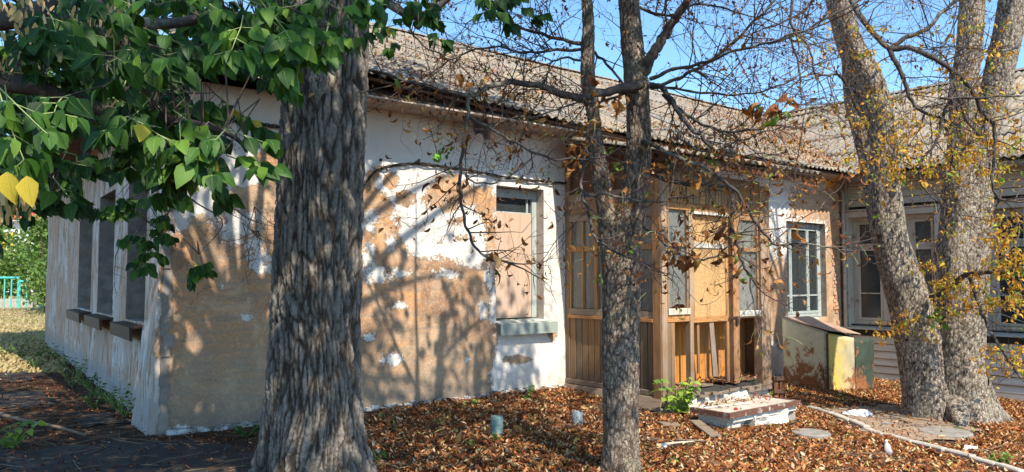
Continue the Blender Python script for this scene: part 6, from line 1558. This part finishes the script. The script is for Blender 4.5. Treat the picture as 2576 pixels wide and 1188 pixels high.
# kerb strip
kp = [(2038, 1030), (2110, 1052), (2160, 1075), (2215, 1097), (2300, 1122), (2400, 1148), (2480, 1170), (2560, 1196), (2640, 1222)]
kerb = thing('concrete_kerb', 'narrow whitish concrete kerb of short blocks running through the orange leaves', 'kerb', on_ground(2300, 1122))
MAT['kerb'] = plain('bleached_kerb_concrete', c3(.50, .44, .37), .95, var=.45, scale=9)
G = [on_ground(*p) for p in kp]; Q = catmull([tuple(g) for g in G], 10)
for i in range(10):
    a, b = Vector(Q[i]), Vector(Q[i+1]); d = b-a; s = Vector((d.y, -d.x, 0)).normalized()*.05
    z = float(gz(a.x, a.y))
    m = MB(); a = a+d*.01+rv(.006); m.frame(a-s-Vector((0, 0, .08)), d*.975, s*2, Vector((0, 0, .135+rnd.uniform(-.012, .012)))); m.build('kerb_block', MAT['kerb'], kerb, bevel=.012)
# round concrete covers
for (px, py, rpx, lab) in [(2040, 1097, 46, 'flat round grey concrete lid among leaves left of the kerb'), (2378, 1094, 60, 'flat round grey concrete lid beyond the kerb in front of the twin trunk')]:
    g = on_ground(px, py); r = rpx*g.y/F; mb = MB(); k = 40
    V = [g+Vector((r*(1+.02*math.sin(i*2.1))*math.cos(2*math.pi*i/k), r*math.sin(2*math.pi*i/k), z)) for z in (-.04, .038) for i in range(k)]+[g+Vector((r*.95*math.cos(2*math.pi*i/k), r*.95*math.sin(2*math.pi*i/k), .048)) for i in range(k)]
    mb.v = V; mb.f = [(j*k+i, j*k+(i+1) % k, (j+1)*k+(i+1) % k, (j+1)*k+i) for j in range(2) for i in range(k)]+[tuple(2*k+i for i in range(k))]
    props(mb.build('round_cover', MAT['stone_grey']), lab, 'cover', 'round concrete covers')
# planks and sticks
def stick(pa, pb, w, h, mat, name, label, cat, lift=.03, flat=True):
    a, b = on_ground(*pa), on_ground(*pb); a.z += lift; b.z += lift; d = b-a; s = Vector((d.y, -d.x, 0)).normalized()*w
    m = MB()
    if flat: m.frame(a-s/2, d, s, Vector((0, 0, h)))
    else: m.tube([Vector(q) for q in catmull([tuple(a), tuple(a.lerp(b, .35)+s*.8+Vector((0, 0, .01))), tuple(a.lerp(b, .7)-s*.5), tuple(b)], 14)], [w/2*(1-.5*i/14) for i in range(15)], 6)
    return props(m.build(name, mat, None, bevel=.004 if flat else 0, smooth=not flat), label, cat)
stick((1748, 1068), (1800, 1108), .13, .025, MAT['wood_grey_h'], 'plank', 'short grey plank lying on leaves before the doorstep', 'plank')
stick((1660, 1076), (1706, 1078), .16, .03, MAT['wood_grey_h'], 'board_scrap', 'small dark board scrap on leaves right of the forked tree', 'board')
stick((1655, 1128), (1745, 1118), .030, .03, MAT['white_wood'], 'stick', 'pale barkless stick lying on leaves right of the forked tree', 'stick', flat=False)
stick((1700, 1114), (1850, 1124), .022, .03, MAT['wood_grey_h'], 'stick', 'long grey stick on leaves below the doorstep', 'stick', flat=False)
stick((-20, 1048), (215, 1108), .05, .03, MAT['dry_twig'], 'fallen_branch', 'long fallen branch lying across the shaded path at left', 'branch', flat=False, lift=.05)
# wooden stake beside porch
g = at(1948, 1010, 11.6); st = thing('wooden_trestle', 'short brown wooden trestle end leaning at the porch right corner', 'trestle', g)
for dx, w in ((0, .05), (.085, .05)): m = MB(); m.frame(g+Vector((dx, 0, 0)), Vector((w, 0, 0)), Vector((0, .05, 0)), Vector((0, 0, .37))); m.build('leg', MAT['wood_brown'], st, bevel=.004)
for z in (.12, .31): m = MB(); m.frame(g+Vector((-.01, -.022, z)), Vector((.16, 0, 0)), Vector((0, .02, 0)), Vector((0, 0, .06))); m.build('rail', MAT['wood_brown_h'], st, bevel=.004)
# crumpled bag, bottle, scrap of paper
def crumple(px, py, rx, ry, rz, mat, name, label, cat, seed):
    g = on_ground(px, py); bm = bmesh.new(); bmesh.ops.create_icosphere(bm, subdivisions=4, radius=1)
    for v in bm.verts:
        n_ = float(fbm(v.co.x*2.2+seed, v.co.y*2.2, v.co.z*2.2, 3, seed)); c_ = abs(float(vn(v.co.x*3.5, v.co.y*3.5, v.co.z*3.5, seed+5))-.5)*.7
        v.co = v.co*(.55+.7*n_+c_-.1); v.co = Vector((v.co.x*rx, v.co.y*ry, max(v.co.z, -.4)*rz))
    me = bpy.data.meshes.new(name); bm.to_mesh(me); bm.free(); me.materials.append(mat)
    o = bpy.data.objects.new(name, me); COL.objects.link(o); o.location = g+Vector((0, 0, rz*.4)); props(o, label, cat); ORG[o.name] = Vector(); return o
crumple(2155, 1048, .22, .10, .07, MAT['plastic_white'], 'plastic_bag', 'crumpled white plastic bag on bare soil beyond the kerb', 'bag', 3)
crumple(2440, 1132, .10, .06, .035, MAT['plastic_white'], 'paper_scrap', 'small torn white paper scrap right of the kerb', 'paper', 8)
crumple(2228, 1070, .10, .06, .03, MAT['stone_grey'], 'rag', 'small greyish rag on soil behind the kerb', 'rag', 12)
crumple(1668, 1128, .05, .05, .03, MAT['plastic_white'], 'wrapper', 'tiny pale wrapper on leaves by the forked tree', 'wrapper', 22)
g = on_ground(2237, 1148); ax = Vector((.25, .8, .45)).normalized(); bt = thing('plastic_bottle', 'clear empty plastic bottle lying in the leaves left of the kerb', 'bottle', g)
pr = [(0, .030), (.02, .034), (.10, .034), (.13, .030), (.16, .014), (.185, .013)]
MB().tube([g+Vector((0, 0, .03))+ax*t for t, r in pr], [r for t, r in pr], 16).build('body', MAT['bottle'], bt, smooth=True)
MB().tube([g+Vector((0, 0, .03))+ax*t for t in (.183, .203)], .0155, 14).build('bottle_top', MAT['plastic_white'], bt)
# plants
def plant(px, py, h, n, sz, label, cat='plant', name='weed', tint=(.2, .9), group=None, spread=.5, nm=60):
    g = on_ground(px, py); o = thing(name, label, cat, g, group); st = MB(); ls = LS()
    for k in range(n):
        a = rnd.uniform(0, 6.28); d = Vector((math.cos(a)*spread, math.sin(a)*spread, 1)).normalized(); L = h*rnd.uniform(.6, 1.05); pts = [g+rv(.02)*Vector((1, 1, 0)) if False else g.copy()]; q = g.copy()
        for i in range(4):
            d = (d+rv(.10)).normalized(); q = q+d*L/4; pts.append(q.copy())
            for s in range(2): b_ = rnd.uniform(0, 6.28); ls.add(q, Vector((math.cos(b_), math.sin(b_), -.1)), Vector((0, -.3, 1))+rv(.3), sz*rnd.uniform(.6, 1.1), rnd.uniform(*tint))
        st.tube(pts, .003, 4, cap=False)
    st.build('stem', MAT['twig_green'], o)
    leaves_on(o, 'ovate', *ls.args(), MAT['weed'], nm); return o
plant(1705, 1046, .52, 14, .125, 'bright green leafy seedling bush between porch corner and doorstep', 'bush', 'seedling_bush', (.6, 1.0), spread=.5, nm=110)
plant(1553, 1180, .22, 3, .06, 'small green sprout at the foot of the forked tree')
plant(1185, 1020, .12, 6, .05, 'low light green weed at the wall foot between trunk and window', tint=(.5, 1), spread=1.3)
plant(1322, 1008, .22, 4, .07, 'narrow leaved weed at the wall below the boarded window')
plant(958, 1050, .08, 3, .05, 'tiny green weed by the wall just right of the big trunk', spread=1.2)
plant(620, 1100, .22, 6, .08, 'dark leafy weed at the left root of the big trunk', tint=(0, .4), spread=1.)
plant(1250, 1112, .1, 4, .05, 'small weed at the foot of the teal pipe', spread=1)
plant(1940, 1000, .12, 3, .09, 'small pale green weed by the right end of the threshold', tint=(.6, 1), spread=1)
plant(1100, 1070, .08, 3, .04, 'little green seedling among leaves midway right of the trunk', spread=1)
plant(1190, 1125, .10, 3, .05, 'small seedling in shaded leaves near the lower middle', spread=1)
plant(958, 1160, .12, 3, .05, 'broad leaved seedling close right of the trunk foot', spread=1)
plant(2150, 1060, .05, 3, .05, 'flat weed just left of the white bag', spread=2)
plant(2430, 1088, .10, 3, .05, 'small green sprout beyond the kerb before the twin trunk', spread=1)
plant(2515, 1170, .15, 8, .06, 'tuft of green weeds at the lower right corner by the kerb', spread=1.2)
plant(15, 1130, .35, 6, .10, 'leafy weed at the lower left corner of the view', tint=(.5, 1), spread=.8)
plant(1690, 1165, .08, 2, .05, 'tiny seedling right of the forked tree foot', spread=1)
WW = [(108, 900, 'low weed at the far end of the left wall foot'), (148, 905, 'drying tall weed just past the farthest window of the left wall'), (172, 925, 'weed below the farthest sill of the left wall, pale stems'), (200, 950, 'spreading green weed under the farthest window sill'),
      (222, 975, 'bushy weed beneath the middle window sill of the left wall'), (246, 1000, 'leafy green weed between the middle and nearest left wall windows'), (276, 1015, 'low weed below the nearest window sill of the left wall'), (298, 1035, 'small weed nearest the house corner at the left wall foot'),
      (90, 930, 'weed on the path edge left of the far wall end'), (184, 975, 'dull weed standing on the path edge below the farthest sill'), (236, 1030, 'weed on the leaf strewn path beside the middle window'), (52, 900, 'isolated green weed on the dry grass edge at left'), (14, 895, 'green tuft at the left picture edge where grass meets path'), (314, 1052, 'tiny weed at the cracked corner of the house')]
for k, (px, py, lb) in enumerate(WW):
    plant(px-rnd.uniform(0, 8), py, .36 if k % 2 else .24, 11, .05, lb, name='wall_weed', group='weeds along the left wall foot', tint=(0, .6), spread=.7, nm=0)


# ================================================================== DISTANCE AT THE LEFT
gate = thing('turquoise_fence', 'turquoise painted metal rail fence at the far left on a low kerb wall', 'fence', on_ground(100, 780))
MAT['turq'] = plain('turquoise_paint', c3(.08, .52, .42), .5, var=.15)
Yf0 = 34.
def fseg(xa, xb, ytop, ybot, Y, n):
    a = at(xa, ytop, Y); b = at(xb, ytop, Y); gzv = at(xa, ybot, Y).z
    MB().tube([a, b], .05, 6).build('rail', MAT['turq'], gate); a2 = a.copy(); b2 = b.copy(); a2.z = b2.z = gzv+.35
    for i in range(n+1):
        p = a.lerp(b, i/n); MB().tube([Vector((p.x, p.y, gzv)), p], .045 if i in (0, n) else .03, 6).build('post' if i in (0, n) else 'bar', MAT['turq'], gate)
fseg(-75, 47, 699, 775, Yf0, 7); fseg(50, 140, 708, 775, Yf0, 5)
wall_l = at(-150, 752, 36.5); wall_r = at(160, 752, 36.5)
m = MB(); m.frame(Vector((wall_l.x-30, 36.5, wall_l.z-1.0)), Vector((wall_r.x-wall_l.x+34, 0, 0)), Vector((0, .25, 0)), Vector((0, 0, 1.0)))
props(m.build('low_wall', MAT['kerb']), 'low pale concrete wall behind the turquoise fence', 'wall')
# hedge and shrubs: leaf masses with stems
def shrub(px, py, Y, wx, wz, n, label, name='shrub', cat='shrub', sz=.12, tint=(0, 1), group=None, mat='hedge', wy=None):
    c = at(px, py, Y); g = Vector((c.x, c.y, float(gz(c.x, c.y)))); o = thing(name, label, cat, g, group); ls = LS(); tr = MB()
    for k in range(5): e = c+Vector((rnd.gauss(0, wx*.4), rnd.gauss(0, .4), rnd.gauss(0, wz*.3))); tr.tube([g, (g+e)/2+rv(.1), e], [.06, .04, .02], 5)
    tr.build('stem', MAT['twig'], o)
    nb = max(6, n//45); bl = [(c+Vector((rnd.uniform(-1, 1)*wx, rnd.uniform(-1, 1)*(wy or wx*.5), rnd.uniform(-1, 1)*wz)), rnd.random()) for _ in range(nb)]
    for _ in range(n):
        b, t0 = bl[rnd.randrange(nb)]; ls.add(b+rv(.28), rv(), rv()+Vector((0, -.5, .8)), sz*rnd.uniform(.6, 1.3), min(1, max(0, tint[0]+(tint[1]-tint[0])*(.6*t0+.4*rnd.random()))))
    leaf_cloud('foliage', 'quad', *ls.args(), MAT[mat], o); return o
shrub(70, 650, 41, 2.0, 1.5, 3500, 'loose light green shrub behind the turquoise fence', sz=.2)
shrub(10, 690, 39, 1.2, .9, 1800, 'low green shrub at the far left edge behind the fence', sz=.18)
shrub(128, 640, 33, .75, 1.9, 2800, 'tall dense green shrub hugging the far end of the left wall', sz=.16)
shrub(116, 720, 31, .35, .8, 900, 'narrow leafy shrub at the right end of the turquoise fence', sz=.14)
shrub(-150, 560, 46, 4, 2.5, 3500, 'big green bushes at the far left beyond the view edge', sz=.25)
shrub(-60, 330, 55, 7, 5, 6500, 'broad dark tree behind the maple boughs at far left', name='far_tree', cat='tree', sz=.42, tint=(0, .5))
shrub(230, 300, 60, 6, 5, 6500, 'tall tree behind the house at far left', name='far_tree', cat='tree', sz=.42, tint=(0, .6))
# far pale building with red roof, and a yellow frame
fb = at(60, 640, 75); far = thing('far_building', 'distant white building with a red roof seen under the maple leaves', 'building', Vector((fb.x, 75, 0)))
MAT['farwhite'] = plain('white_far_plaster', c3(.78, .78, .80), .9, var=.05); MAT['farred'] = plain('red_far_roof', c3(.55, .08, .06), .8, var=.2)
m = MB(); m.frame(Vector((fb.x-12, 75, -1)), Vector((17, 0, 0)), Vector((0, 8, 0)), Vector((0, 0, at(60, 556, 75).z+1))); m.build('wall', MAT['farwhite'], far)
rz = at(60, 556, 75).z
m = MB(); m.prism([Vector((fb.x-12.6, 74.4, rz)), Vector((fb.x+5.6, 74.4, rz)), Vector((fb.x+5.6, 79, rz+2.)), Vector((fb.x-12.6, 79, rz+2.))], (0, 0, .2)); m.build('roof', MAT['farred'], far)
for i in range(6):
    x0 = fb.x-11+i*2.6; m = MB(); m.frame(Vector((x0, 74.95, 3.6)), Vector((1.2, 0, 0)), Vector((0, .06, 0)), Vector((0, 0, 1.5))); w_ = m.build('window', MAT['casing_white'], far)
    MB().frame(Vector((x0+.1, 74.93, 3.7)), Vector((1., 0, 0)), Vector((0, .03, 0)), Vector((0, 0, 1.3))) 
    m = MB(); m.frame(Vector((x0+.1, 74.91, 3.7)), Vector((1., 0, 0)), Vector((0, .03, 0)), Vector((0, 0, 1.3))); m.build('pane', MAT['glass'], w_)
yl = at(8, 640, 45); ye = thing('yellow_frame', 'yellow painted metal play frame behind the fence at the far left', 'frame', Vector((yl.x, 45, 0)))
MAT['yellow'] = plain('yellow_paint', c3(.75, .48, .05), .5, var=.1)
za = at(8, 585, 45).z
for i, xx in enumerate((8, 28)): p = at(xx, 700, 45); MB().tube([Vector((p.x, 45, 0)), Vector((p.x, 45, za))], .09, 6).build('post', MAT['yellow'], ye)
pa, pb_ = at(-40, 590, 45), at(40, 590, 45); MB().tube([pa, pb_], .08, 6).build('beam', MAT['yellow'], ye)
pk = at(118, 712, 40); m = MB(); 
pkm = plain('dusty_pink_gate_paint', c3(.45, .26, .28), .7, var=.2); pg = thing('pink_gate', 'dusty pink slatted gate behind the turquoise fence', 'gate', Vector((pk.x, 40, 0)))
for i in range(9): q = at(88+i*6.2, 750, 40); m = MB(); m.frame(Vector((q.x, 40, q.z)), Vector((.11, 0, 0)), Vector((0, .03, 0)), Vector((0, 0, at(88, 712, 40).z-q.z))); m.build('slat', pkm, pg)
for yy in (722, 744): qa, qb = at(86, yy, 39.97), at(146, yy, 39.97); m = MB(); m.frame(qa, qb-qa, Vector((0, .03, 0)), Vector((0, 0, .08))); m.build('rail', pkm, pg)
# meadow tufts
ls = LS()
for _ in range(5000):
    px, py = rnd.uniform(-60, 160), 770+170*rnd.random()**1.2; g = on_ground(px, py)
    ls.add(g, Vector((rnd.gauss(0, .5), rnd.gauss(0, .5), 1)), rv()+Vector((0, -1, 0)), rnd.uniform(.04, .14), rnd.choice([.7, .8, .9, .3, .97]))
MAT['drygrass'] = m_leaf('dry_meadow_grass', [(0, c3(.20, .20, .06)), (.6, c3(.36, .27, .13)), (1, c3(.50, .40, .22))], .3, .8)
props(leaf_cloud('dry_grass', 'curl', *ls.args(), MAT['drygrass'], None), 'short sun dried yellow grass between the house and the fence', 'grass')
